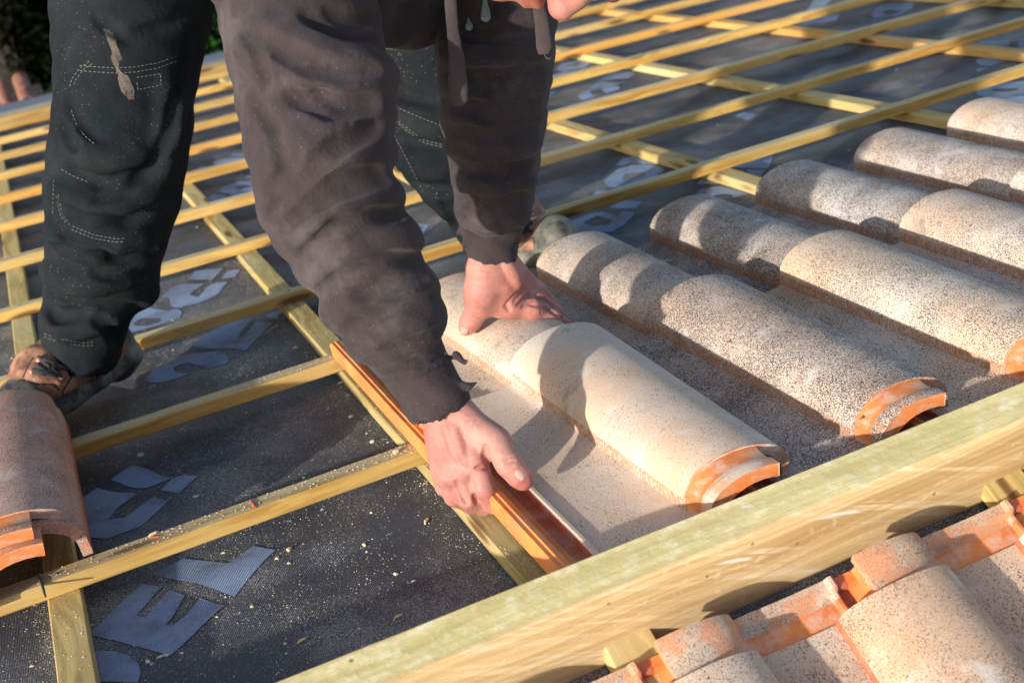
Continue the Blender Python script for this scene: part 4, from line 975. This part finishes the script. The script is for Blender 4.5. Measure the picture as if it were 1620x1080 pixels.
ll = [(560, -300, 2.12, .115), (640, -80, 2.05, .115), (672, 40, 2.02, .112), (688, 120, 2.01, .104), (703, 190, 2.015, .094), (722, 245, 2.03, .082), (738, 285, 2.04, .066), (745, 300, 2.045, .055)]
for a, b in zip(ll, ll[1:]): v.cone(D_(*a[:3]), D_(*b[:3]), a[3], b[3], .03)
v.chain([D_(750, 315, 2.07), D_(758, 335, 2.08), D_(762, 352, 2.09)], [.053, .052, .050], .008)
for pts, r, lf in [([(600, 165), (640, 190), (700, 205)], .014, -.008), ([(625, 235), (660, 262), (705, 270)], .013, -.008)]: v.carve(pts, r, .02, 'add', lf, 4)
for pts, r in [([(600, 120), (640, 150), (700, 165)], .005), ([(605, 195), (650, 225), (705, 235)], .005), ([(650, 290), (680, 300), (712, 302)], .0045), ([(700, 322), (715, 345), (722, 370)], .004)]: v.carve(pts, r, .012, 'sub', .001, 4)
LL = v; TL_ = v.mesh(); TL_ = (relax(TL_[0], TL_[1], 2), TL_[1])
v = Vol((.1, 1.85, .55), (.75, 2.35, 1.05), .009); v.cone(HIPR, HIPL, .13, .13, .05); v.cone(PEL, (.40, 2.02, .84), .14, .14, .05)
PV = v.mesh()
Vt, Q = join([TR, TL_, PV])
trousers = sub('work_trousers', Vt, Q, DENIM, lambda V_: wave(V_, [(80, 70, 90, .0008, 0), (-60, 120, 100, .0007, 2)]))
# pale seams: dashes of thread
bm = bmesh.new()
def seam(vol, pts, dash=True, r=.00036):
    bm = bmesh.new()
    Q_ = []
    for a, b in zip(pts, pts[1:]):
        L_ = math.hypot(b[0]-a[0], b[1]-a[1]); n_ = max(2, int(L_/2.2))
        for i in range(n_): Q_.append((a[0]+(b[0]-a[0])*i/n_, a[1]+(b[1]-a[1])*i/n_))
    H_ = [vol.hit(*q) for q in Q_]
    for i in range(0, len(H_)-2, 3 if dash else 2):
        a, b, c_ = H_[i], H_[i+1], H_[i+2]
        if None in (a, b, c_) or (c_-a).length > .02: continue
        up = (Vector(C0)-a).normalized()*.0014
        tube(bm, [a+up, b+up, c_+up] if not dash else [a+up, a+up+(c_-a)*.85], r, 5)
    if len(bm.verts): attach(bm_obj('seam_stitching', bm, THREAD, None, None), trousers)
    else: bm.free()
def off(pts, dx, dy): return [(x+dx, y+dy) for x, y in pts]
s1 = [(126, 104), (150, 106), (185, 108), (215, 106), (250, 100), (282, 88)]
seam(LR, s1); seam(LR, off(s1, 0, 8)); s2 = [(141, 98), (126, 108), (114, 125), (109, 142)]; seam(LR, s2); seam(LR, off(s2, 5, 3))
for a in ([(216, 123), (254, 117), (255, 135), (218, 142), (216, 123)], [(113, 175), (122, 200), (135, 216), (151, 229)], [(97, 268), (115, 278), (141, 289)], [(89, 310), (95, 340), (108, 358)], [(92, 308), (98, 338), (112, 358)], [(85, 285), (84, 310), (83, 340)]): seam(LR, a)
s3 = [(70, 528), (95, 536), (130, 542), (150, 541)]; seam(LR, s3); seam(LR, off(s3, 0, 5))
s3 = [(115, 358), (150, 372), (185, 378), (200, 377)]; seam(LR, s3); seam(LR, off(s3, -2, 5))
s4 = [(606, 168), (628, 170), (655, 182), (700, 200)]; seam(LL, s4); s5 = [(625, 188), (650, 208), (670, 222), (704, 230)]; seam(LL, s5); seam(LL, off(s5, 0, 4))
seam(LL, [(598, 145), (604, 175), (618, 205), (632, 230), (655, 275), (672, 310)]); seam(LL, [(602, 112), (620, 118), (634, 122)]); seam(LL, [(630, 68), (633, 80), (628, 92)]); 
# plaster smear on the thigh
V_ = []; F_ = []
sm = [(170, 38), (176, 60), (183, 90), (191, 110), (199, 135), (208, 160)]
bm = bmesh.new(); prev = None
for i, (x, y) in enumerate([(a[0]+(b[0]-a[0])*t, a[1]+(b[1]-a[1])*t) for a, b in zip(sm, sm[1:]) for t in np.linspace(0, 1, 10, endpoint=False)]):
    w_ = (7+1.5*sin(i*.35)+2*nz(i*.4, 2)+i*.05)*(1 if i < 47 else .75); row = []
    for k in range(5):
        h_ = LR.hit(x-w_+2*w_*k/4, y)
        if h_ is None: row = None; break
        row.append(bm.verts.new(h_+(Vector(C0)-h_).normalized()*.0003))
    if prev and row:
        for k in range(4): bm.faces.new((prev[k], prev[k+1], row[k+1], row[k]))
    prev = row
s = NT('plaster_smear'); a_ = s.ramp(s.noise(38, 5, .7, src=s.map(scale=(1, 1, .35))), [(.38, 0), (.56, .62)]); s.set(color=(.20, .165, .13), rough=.95)
tr = s.n('ShaderNodeBsdfTransparent'); mx = s.n('ShaderNodeMixShader'); s.l(a_, mx.inputs[0]); s.l(tr.outputs[0], mx.inputs[1]); s.l(s.b.outputs[0], mx.inputs[2]); s.l(mx.outputs[0], s.out.inputs[0])
attach(bm_obj('plaster_smear', bm, s.m, None, None, True), trousers)

# --- boots
def boot(lab, ank, ball, toe, heel, shaft_top, lacepx, loops, hi_=.030, cap_=.75):
    ank, ball, toe, heel, shaft_top = [np.array(q, float) for q in (ank, ball, toe, heel, shaft_top)]
    lo = np.minimum.reduce([ank, ball, toe, heel, shaft_top])-.09; hi = np.maximum.reduce([ank, ball, toe, heel, shaft_top])+.09; lo[2] = -.045
    v = Vol(lo, hi, .0030)
    up = np.array([0, 0, 1.])
    v.chain([shaft_top, ank, ank*.4+heel*.6], [.052, .050, .042], .02); v.cone(ank-up*.01, ball+up*hi_, .047, .044, .02); v.cone(ball+up*.012, toe+up*.006, .046, .038, .02)
    v.cone(heel+up*.014, ball+up*.014, .038, .041, .02)
    leather = v
    for pts, r in lacepx['creases']: v.carve(pts, r, .004, 'sub', 0, 4)
    L1 = v.mesh(); up_ = sdf_obj('boot', relax(L1[0], L1[1], 2), L1[1], LEATHER, person)
    s_ = Vol(lo, hi, .0030); zz = np.array([1, 1, 0])
    def fl(p, z): return np.array([p[0], p[1], z])
    for z_ in (heel[2]-.012, heel[2]-.002):
        s_.chain([fl(heel, z_), fl((heel+ball)/2, z_), fl(ball, z_), fl(toe, z_)], [.048, .049, .054, .047], .01, flat=((0, 0, 1), .36))
    s_.cone(toe+up*.004, (toe*cap_+ball*(1-cap_))+up*.006, .0425, .0435, .008)                 # rubber toe cap
    s_.cone(heel+up*.0, heel+up*.018, .0455, .0430, .01)
    S1 = s_.mesh(); so_ = sdf_obj('sole', relax(S1[0], S1[1], 2), S1[1], RUBBER, up_)
    for row in lacepx['rows']:
        P_ = [leather.hit(*q) for q in row]; P_ = [p+(Vector(C0)-p).normalized()*.0035 for p in P_ if p]
        if len(P_) > 1: bm = bmesh.new(); tube(bm, P_, .0036, 8); attach(bm_obj('lace', bm, LACE, None, None, True), up_)
    for lp in loops:
        bm = bmesh.new(); P_ = [Vector(D_(*q)) for q in lp]; tube(bm, P_, .0026, 8); attach(bm_obj('lace', bm, LACE, None, None, True), up_)
    for row in lacepx['seams']:
        P_ = []
        for a, b in zip(row, row[1:]): P_ += [leather.hit(a[0]+(b[0]-a[0])*t, a[1]+(b[1]-a[1])*t) for t in (0, .25, .5, .75)]
        P_ = [p for p in P_ if p]
        if len(P_) > 2: bm = bmesh.new(); tube(bm, P_, .0015, 6); attach(bm_obj('leather_seam', bm, LACE, None, None, True), up_)
    for e in lacepx['eyes']:
        p = leather.hit(*e)
        if p:
            bm = bmesh.new(); bmesh.ops.create_uvsphere(bm, u_segments=12, v_segments=8, radius=.0052, matrix=Matrix.Translation(p+(Vector(C0)-p).normalized()*.001))
            attach(bm_obj('eyelet', bm, COPPER, None, None, True), up_)
    up_['label'] = lab
    return up_
boot('brown boot with grey laces and dusty toe cap behind the spare tiles', (-.035, 2.035, .055), (-.095, 1.985, .025), (-.145, 1.935, .018), (.012, 2.085, .015), D_(133, 530, 1.985),
     dict(creases=[([(38, 600), (60, 606), (84, 606), (98, 616)], .0022), ([(98, 616), (112, 596), (126, 575)], .0022), ([(50, 566), (40, 585), (34, 604)], .0016)],
          rows=[[(50, 588), (62, 586), (80, 593), (98, 595)], [(98, 583), (84, 578), (70, 592), (56, 588)], [(66, 570), (82, 573), (96, 580), (108, 582)], [(60, 564), (74, 576), (92, 590)], [(70, 568), (78, 580), (74, 592)], [(90, 572), (84, 584), (94, 596)], [(56, 576), (64, 582), (76, 586)]],
          seams=[[(42, 603), (62, 608), (84, 608), (98, 620)], [(98, 620), (112, 598), (126, 576)], [(52, 566), (42, 584), (35, 602)], [(98, 620), (104, 630), (112, 636)]], eyes=[(51, 588), (97, 595), (108, 581), (62, 570)]), [[(45, 562, 1.97), (52, 556, 1.95), (62, 558, 1.95), (66, 566, 1.96)], [(75, 575, 1.93), (84, 569, 1.925), (96, 572, 1.93), (90, 580, 1.935)]])
boot('brown boot with a scuffed grey toe behind the left hand', (.700, 2.045, .085), (.722, 1.985, .032), (.760, 1.925, .024), (.712, 2.105, .015), D_(790, 318, 2.12),
     dict(creases=[([(812, 398), (830, 384), (850, 368)], .0022), ([(846, 380), (852, 366), (864, 362)], .0018)], rows=[[(815, 362), (828, 366), (838, 360)], [(820, 372), (832, 366), (842, 364)], [(822, 352), (832, 356), (842, 352)]],
          seams=[[(812, 398), (830, 384), (850, 370)], [(850, 370), (856, 364), (866, 360)]], eyes=[(838, 362), (828, 350), (824, 372)]), [[(826, 346, 2.05), (833, 338, 2.04), (845, 337, 2.04), (848, 342, 2.04), (843, 346, 2.045), (832, 343, 2.05)]], .050, 1.0)
# head details
for q in (-1, 1):
    bm = bmesh.new(); bmesh.ops.create_uvsphere(bm, u_segments=14, v_segments=10, radius=.0115, matrix=Matrix.Translation(HP(q*.031, .012, .0775)))
    attach(bm_obj('eye', bm, EYE, None, None, True), body)
v = Vol(HC-.2, HC+.2, .005); v.cone(HP(0, .052, -.022), HP(0, .03, -.03), .088, .088, .02); v.cone(HP(0, -.02, .09), HP(0, .03, .12), .07, .06, .02, 'sub')
HR = v.mesh(); sdf_obj('hair', relax(HR[0], HR[1], 1), HR[1], HAIR, body)
# dark band on the ring finger edge
bm = bmesh.new(); p = Vector(D_(728, 789, 1.392)); ddx = Vector(RC[:, 0]); ddy = Vector(RC[:, 1])
tube(bm, [p-ddx*.0060+ddy*.0022, p-ddx*.002+ddy*.0004, p+ddx*.0035-ddy*.0018, p+ddx*.0065-ddy*.0034], [.0018, .0042, .0042, .0018], 10)
attach(bm_obj('fingernail', bm, DARKP, None, None, True), body)

# ------------------------------------------------------------------ sawdust and chips
V_ = []; F_ = []
def chip(x, y, z, sx, sy, h_, yaw):
    c, s_ = cos(yaw), sin(yaw); b = len(V_)
    for (a, q, hh) in ((-1, -.6, 0), (1, -.8, 0), (.8, 1, 0), (-.7, .8, 0), (0, .1, 1)):
        px, py = a*sx, q*sy; V_.append((x+px*c-py*s_, y+px*s_+py*c, z+hh*h_))
    F_.extend([(b, b+1, b+4), (b+1, b+2, b+4), (b+2, b+3, b+4), (b+3, b, b+4), (b+3, b+2, b+1, b)])
r_ = random.Random(3); cnt = 0
while cnt < 26000:
    if r_.random() < .62: x = r_.uniform(-.25, .50); y = 1.0+r_.random()**.9*1.75
    else: x = r_.uniform(-.3, 2.9); y = r_.uniform(1.9, 4.0)
    den = .5+.5*nz(x*5, y*5, 11)+.6*nz(x*17, y*17, 12)
    i = min(CBX, key=lambda q: abs(q-x)); e = abs(x-i)-.02
    if e < 0 or memb_z(x, y) > -.0425: continue
    if x < .34: den += .5*math.exp(-(e/.03)**2)
    if x > .6: den -= .35
    if r_.random() > max(.02, den)*.9: continue
    sz = r_.choice([.00025, .0003, .0004, .0005, .0007]) * (1 + (r_.random() < .012)*2.6)
    chip(x, y, memb_z(x, y)+.0003, sz*r_.uniform(.8, 1.9), sz, sz*.9, r_.uniform(0, 6.3)); cnt += 1
for _ in range(1100):                                  # on the battens near the hand and feet
    i = r_.choice([1, 1, 2, 2, 3, 4]); x = r_.uniform(-.25, .45) if i < 3 else r_.uniform(-.3, 2.6); y = [0, 1.4048, 1.796, 2.187, 2.625][i]+r_.uniform(-.013, .013)
    sz = r_.choice([.0004, .0006, .0009]); chip(x, y, .0006, sz*1.4, sz, sz, r_.uniform(0, 6.3))
for _ in range(900):
    i = r_.choice([0, 1, 1]); x = CBX[i]+r_.uniform(-.017, .017); y = r_.uniform(.99, 2.7); sz = r_.choice([.0004, .0006, .0009]); chip(x, y, -.0205, sz*1.4, sz, sz, r_.uniform(0, 6.3))
for cx, cy, n_ in ((.335, 1.40, 260), (.20, 2.0, 300), (.42, 2.36, 350), (.35, 2.2, 200)):
    for _ in range(n_):
        x = cx+r_.gauss(0, .03); y = cy+r_.gauss(0, .018); sz = r_.choice([.0005, .0007, .0010])
        i = min(CBX, key=lambda q: abs(q-x)); on = abs(x-i) < .02
        z = .0004 if abs(y-1.4048) < .015 else (-.0205 if on else memb_z(x, y)+.0003)
        chip(x, y, z, sz*1.5, sz, sz, r_.uniform(0, 6.3))
sd = mesh('sawdust', V_, F_, DUST, None, M_ROOF); tag(sd, 'pale sawdust scattered over the underlay and battens', 'sawdust', None, 'stuff')
# larger chips and curls of wood
CHIPM = NT('fresh_wood_chip').set(color=(.66, .52, .30), rough=.8).m; CHIPG = NT('grey_crumb').set(color=(.55, .52, .47), rough=.9).m
for px_, py_, l_, yaw, z_, m_, lab in [(244, 846, .007, .3, .001, CHIPM, 'curl of wood beside the red mark on the batten'), (222, 717, .0045, .2, None, CHIPG, 'pale crumb on the underlay above the printed letter'),
        (457, 866, .0035, 1, None, CHIPM, 'round tan pebble on the dark underlay below the batten'), (574, 852, .0028, 2, None, CHIPM, 'small tan pebble right of the larger one on the underlay'),
        (676, 826, .007, .9, None, CHIPM, 'thin straw lying below the gripping hand'), (541, 609, .006, .1, None, CHIPG, 'short white stick beside the orange tile tip'), (556, 662, .003, .2, None, CHIPG, 'white crumb left of the orange tile edge'),
        (590, 702, .003, .2, None, CHIPG, 'white crumb above the batten end near the hand'), (255, 1038, .005, 0, None, CHIPM, 'tan sliver beside the lowest printed circle'), (478, 1010, .006, .3, None, CHIPM, 'yellow sliver low on the dark underlay'), (630, 972, .005, .1, None, CHIPM, 'yellow sliver close to the ridge board'),
        (627, 716, .004, .5, .001, CHIPM, 'flat chip on top of the batten near the hand')]:
    zz = -.046 if z_ is None else z_; p = at(px_, py_, zz); zz = memb_z(p.x, p.y)+.001 if z_ is None else z_+.0012
    bm = bmesh.new(); w_ = l_*.28 if l_ > .0045 else l_*.8
    tube(bm, [(-l_, 0, 0), (-l_*.5, w_*.3, l_*.12), (l_*.4, -w_*.2, l_*.16), (l_, w_*.4, 0)], [w_*.5, w_, w_*.9, w_*.35], 7)
    o = bm_obj('wood_chip' if m_ is CHIPM else 'crumb', bm, m_, None, M_ROOF @ Matrix.Translation((p.x, p.y, zz)) @ Matrix.Rotation(yaw, 4, 'Z'), False)
    tag(o, lab, 'wood chip' if m_ is CHIPM else 'crumb')
# red carpenter's mark on the nearest visible batten
REDP = NT('red_pencil').set(color=(.55, .08, .05), rough=.8).m
bm = bmesh.new(); a, b = at(396, 790, .0012), at(404, 802, .0012); tube(bm, [a, b], .0011, 6); a, b = at(238, 850, .0012), at(252, 848, .0012); tube(bm, [a, b], .0008, 6)
bt = next(o for o in COL.objects if o.name == 'batten.001'); o = bm_obj('pencil_mark', bm, REDP, None, None); attach(o, bt)
bm = bmesh.new(); tube(bm, [at(58, 905, .0012), at(66, 922, .0012), at(72, 943, .0005)], [.0012, .0018, .0012], 6); attach(bm_obj('ink_mark', bm, DARKP, None, None), bt)
# leaf scraps on tiles
LEAFM = NT('green_scrap').set(color=(.10, .15, .05), rough=.7).m; RUST = NT('orange_crumb').set(color=(.55, .18, .03), rough=.8).m
for px_, py_, z_, m_, lab, cat, nm in [(1272, 506, .045, LEAFM, 'tiny green leaf scrap on the golden speckled tile', 'leaf', 'leaf_scrap'), (1150, 541, .060, RUST, 'orange crumb on the speckled tile barrel', 'crumb', 'crumb'),
        (1101, 583, .018, RUST, 'dark orange crumb in the channel between two barrels', 'crumb', 'crumb'), (1361, 662, .045, RUST, 'orange crumb beside the bare clay collar', 'crumb', 'crumb')]:
    bm = bmesh.new()
    if m_ is LEAFM: tube(bm, [(-.005, .001, 0), (-.001, 0, .001), (.002, 0, .001), (.006, -.001, 0)], [.0004, .0009, .0014, .0003], 6)
    else: bmesh.ops.create_icosphere(bm, subdivisions=2, radius=.0019); [setattr(q.co, 'x', q.co.x*(1+.4*nz(q.co.y*900, q.co.z*900))) for q in bm.verts]
    tag(bm_obj(nm, bm, m_, None, M_ROOF @ Matrix.Translation(at(px_, py_, z_)), False), lab, cat)

# ------------------------------------------------------------------ house below, garden and trees beyond the eaves
GZ = -4.4
s = NT('grass_ground'); s.set(color=s.mix(s.ramp(s.noise(3, 4, .6), [(.35, 0), (.7, 1)]), (.010, .022, .006), (.030, .060, .014)), rough=.95, normal=s.bump(s.noise(40, 4), .6, .03)); GRASS = s.m
g = mesh('ground', [(-300, -300, GZ), (300, -300, GZ), (300, 300, GZ), (-300, 300, GZ)], [(0, 1, 2, 3)], GRASS); g['kind'] = 'structure'
house = empty('house', (1.4, 2.5, -1), M_ROOF)
tag(house, 'house whose open roof is being tiled', 'house')
def slab(name, pts, mat, parent):
    bm = bmesh.new(); n = len(pts)//2; vs = [bm.verts.new(p) for p in pts]
    bm.faces.new(vs[:n]); bm.faces.new(vs[n:][::-1])
    for k in range(n): bm.faces.new((vs[k], vs[(k+1) % n], vs[n+(k+1) % n], vs[n+k]))
    o = bm_obj(name, bm, mat, None, None); o.parent = parent; o.matrix_parent_inverse = Matrix(); o.matrix_local = parent.matrix_world.inverted(); return o
Rw = M_ROOF; Nw = M_NEAR
s = NT('deck_board'); s.set(color=s.mix(s.noise(8, 3), (.30, .20, .11), (.42, .30, .18)), rough=.8); DECK = s.m
s = NT('render_wall'); s.set(color=s.mix(s.noise(3, 4), (.55, .50, .42), (.62, .57, .48)), rough=.9, normal=s.bump(s.noise(120, 3), .3, .004)); WALLM = s.m
q = [(-1.6, .99, -.075), (4.35, .99, -.075), (4.35, 5.95, -.075), (-1.6, 5.95, -.075)]
slab('roof_deck', [Rw @ Vector(p) for p in q]+[Rw @ Vector((p[0], p[1], p[2]-.03)) for p in q], DECK, house)
q = [(-1.6, -.02, -.075), (4.35, -.02, -.075), (4.35, -4.6, -.075), (-1.6, -4.6, -.075)]
slab('roof_deck', [Nw @ Vector(p) for p in q]+[Nw @ Vector((p[0], p[1], p[2]-.03)) for p in q], DECK, house)
ye = (Rw @ Vector((0, 5.75, -.12))); yn = (Nw @ Vector((0, -4.4, -.12)))
q = [(-1.5, yn.y, GZ), (4.25, yn.y, GZ), (4.25, ye.y, GZ), (-1.5, ye.y, GZ)]; zt = min(ye.z, yn.z)-.02
slab('wall', [Vector(p) for p in q]+[Vector((p[0], p[1], zt)) for p in q], WALLM, house)

s = NT('bark'); s.set(color=s.mix(s.ramp(s.noise(6, 5, .65, src=s.map(scale=(3, 3, .6))), [(.4, 0), (.65, 1)]), (.012, .010, .008), (.060, .048, .036)), rough=.95, normal=s.bump(s.noise(14, 5, src=s.map(scale=(3, 3, .5))), .8, .03)); BARK = s.m  # low albedo: shade on the trunks is put into the bark colour
def leafmat(nm, a, b):
    s = NT(nm); gi = s.n('ShaderNodeNewGeometry').outputs['Random Per Island']
    s.set(color=s.mix(gi, a, b), rough=.95, spec=.03); return s.m
LEAFD = leafmat('shaded_leaf', (.003, .005, .002), (.009, .013, .005)); LEAFG = leafmat('green_leaf', (.008, .030, .006), (.026, .075, .014))  # LEAFD is near black, garden shade painted into the leaf colour
def leaves(name, n, cen, rad, size, mat, parent, seed):
    r = random.Random(seed); V = []; Fc = []
    cl = [(Vector((r.gauss(0, .42), r.gauss(0, .42), r.gauss(0, .42))), r.uniform(.25, .5)) for _ in range(26)]
    for _ in range(n):
        c, rr = r.choice(cl); d = Vector((r.gauss(0, 1), r.gauss(0, 1), r.gauss(0, 1))).normalized()*rr*r.random()**.4
        p = c+d; p = Vector((p.x*rad[0]+cen[0], p.y*rad[1]+cen[1], p.z*rad[2]+cen[2]))
        a = Vector((r.gauss(0, 1), r.gauss(0, 1), r.gauss(0, 1))).normalized(); b = a.orthogonal().normalized(); s_ = size*r.uniform(.6, 1.4)
        i = len(V); V += [p-a*s_, p+b*s_*.45, p+a*s_, p-b*s_*.45]; Fc.append((i, i+1, i+2, i+3))
    return mesh(name, V, Fc, mat, parent, None)
def tree(x, y, h, r0, lab, seed, lm, lean=0.0):
    t = empty('tree', (x, y, GZ), Matrix()); tag(t, lab, 'tree', 'trees beyond the eaves')
    bm = bmesh.new(); r = random.Random(seed); P = [Vector((lean*k/7*h*.2+r.uniform(-.08, .08), r.uniform(-.08, .08), h*.8*k/7)) for k in range(8)]
    tube(bm, P, [r0*(1.25-.12*k) for k in range(8)], 12)
    for k in range(7):
        b0 = P[3+k % 4]; an = r.uniform(0, 6.3); d = Vector((cos(an), sin(an), .8))*h*.22
        tube(bm, [b0, b0+d*.5+Vector((0, 0, .1)), b0+d], [r0*.4, r0*.25, r0*.08], 7)
    bm_obj('trunk', bm, BARK, t, None, True).matrix_parent_inverse = Matrix()
    o = leaves('crown', 9000, (lean*h*.15, 0, h*.82), (h*.42, h*.42, h*.34), .07, lm, t, seed); o.matrix_parent_inverse = Matrix()
def wpt(px, py, dist):                                   # a point beyond the eaves on the ground along a pixel's bearing
    r = M_ROOF.to_3x3() @ Vector(_ray((px, py))); o = M_ROOF @ Vector(C0); return o + r*dist
k = 0
for px_, d_, h_, r_0, lab, lm, ln in [(18, 11.5, 7.5, .17, 'dark trunk at the far left beyond the eaves', LEAFD, .2), (48, 13.5, 8, .14, 'slim dark trunk next to the leftmost one beyond the eaves', LEAFD, -.3), (72, 12.5, 8, .16, 'grey trunk left of the trouser leg beyond the eaves', LEAFD, .0), (100, 14.5, 9, .15, 'dark trunk just behind the trouser leg edge beyond the eaves', LEAFD, .3)]:
    p = wpt(px_, 60, d_); tree(p.x, p.y, h_, r_0, lab, 40+k, lm, ln); k += 1
def bush(p, rad, lab, lm, seed, n=16000, size=.05):
    t = empty('bush', (p[0], p[1], GZ), Matrix()); tag(t, lab, 'bush', 'bushes beyond the eaves')
    bm = bmesh.new()
    for a in range(5): tube(bm, [(0, 0, 0), (cos(a*1.3)*rad*.3, sin(a*1.3)*rad*.3, rad*.9)], [.04, .015], 6)
    bm_obj('stem', bm, BARK, t, None).matrix_parent_inverse = Matrix()
    o = leaves('foliage', n, (0, 0, rad*.85), (rad*1.05, rad*1.05, rad*.95), size, lm, t, seed); o.matrix_parent_inverse = Matrix()
for i_, (px_, d_, rad, lab, lm) in enumerate([(330, 10.2, .62, 'green bush seen between the legs beyond the eaves', LEAFG), (560, 11, 1.2, 'green bush behind the sleeve beyond the eaves', LEAFG), (200, 12, 1.5, 'dark bush hidden behind the near trouser leg', LEAFD),
        (20, 14.8, 1.9, 'dark undergrowth behind the leftmost trunks', LEAFD), (90, 15.5, 1.9, 'dark undergrowth behind the slim trunk', LEAFD), (-90, 12.5, 1.7, 'dark bush beyond the left edge', LEAFD), (700, 13, 1.7, 'green bush hidden by the bending roofer', LEAFG)]):
    p = wpt(px_, 90, d_); bush((p.x, p.y), rad, lab, lm, 70+i_)
hd_ = empty('hedge', (1, 24, GZ), Matrix()); tag(hd_, 'tall dark hedge closing the garden', 'hedge')
o = leaves('foliage', 30000, (0, 0, 3.2), (17, 1.2, 3.4), .16, LEAFD, hd_, 99); o.matrix_parent_inverse = Matrix()
bm = bmesh.new(); bmesh.ops.create_cube(bm, size=1, matrix=Matrix.Translation((0, .8, 3.2)) @ Matrix.Diagonal((44, 1.0, 6.4, 1)))
o = bm_obj('branches', bm, BARK, hd_, None); o.matrix_parent_inverse = Matrix()
RAWOLD = raw_mat('old_clay', .3, (.24, .085, .05), (.16, .05, .03))
# two clay ridge tiles on a low shed beyond the eaves
shed = empty('garden_shed', (0, 0, 0), Matrix()); p = wpt(40, 150, 6.9); shed.matrix_world = Matrix.Translation((p.x, p.y, GZ)); tag(shed, 'small shed beyond the eaves showing two rounded clay ridge tiles', 'shed')
bm = bmesh.new(); hh = p.z-GZ-.16
bmesh.ops.create_cube(bm, size=1, matrix=Matrix.Translation((-1.2, .35, hh/2)) @ Matrix.Diagonal((2.6, .25, hh, 1))); o = bm_obj('wall', bm, BARK, shed, None); o.matrix_parent_inverse = Matrix()
for px_, py_, m_, rr in ((12, 168, RAWOLD, .034), (44, 160, RAWOLD, .044)):
    q = wpt(px_, py_, 6.9); q = q-Vector((p.x, p.y, GZ)); bm = bmesh.new()
    pr = [(rr*cos(a), rr*sin(a)) for a in np.linspace(0, pi, 15)]+[(rr*.8*cos(a), rr*.8*sin(a)) for a in np.linspace(pi, 0, 15)]
    A = [bm.verts.new((q.x+a, q.y, q.z-rr*.35+b)) for a, b in pr]; B = [bm.verts.new((q.x+a, q.y+.35, q.z-rr*.35+b)) for a, b in pr]
    for k in range(len(pr)): z_ = (k+1) % len(pr); bm.faces.new((A[k], A[z_], B[z_], B[k]))
    bm.faces.new(A); bm.faces.new(B[::-1]); o = bm_obj('ridge_tile', bm, m_, shed, None, False); o.matrix_parent_inverse = Matrix()
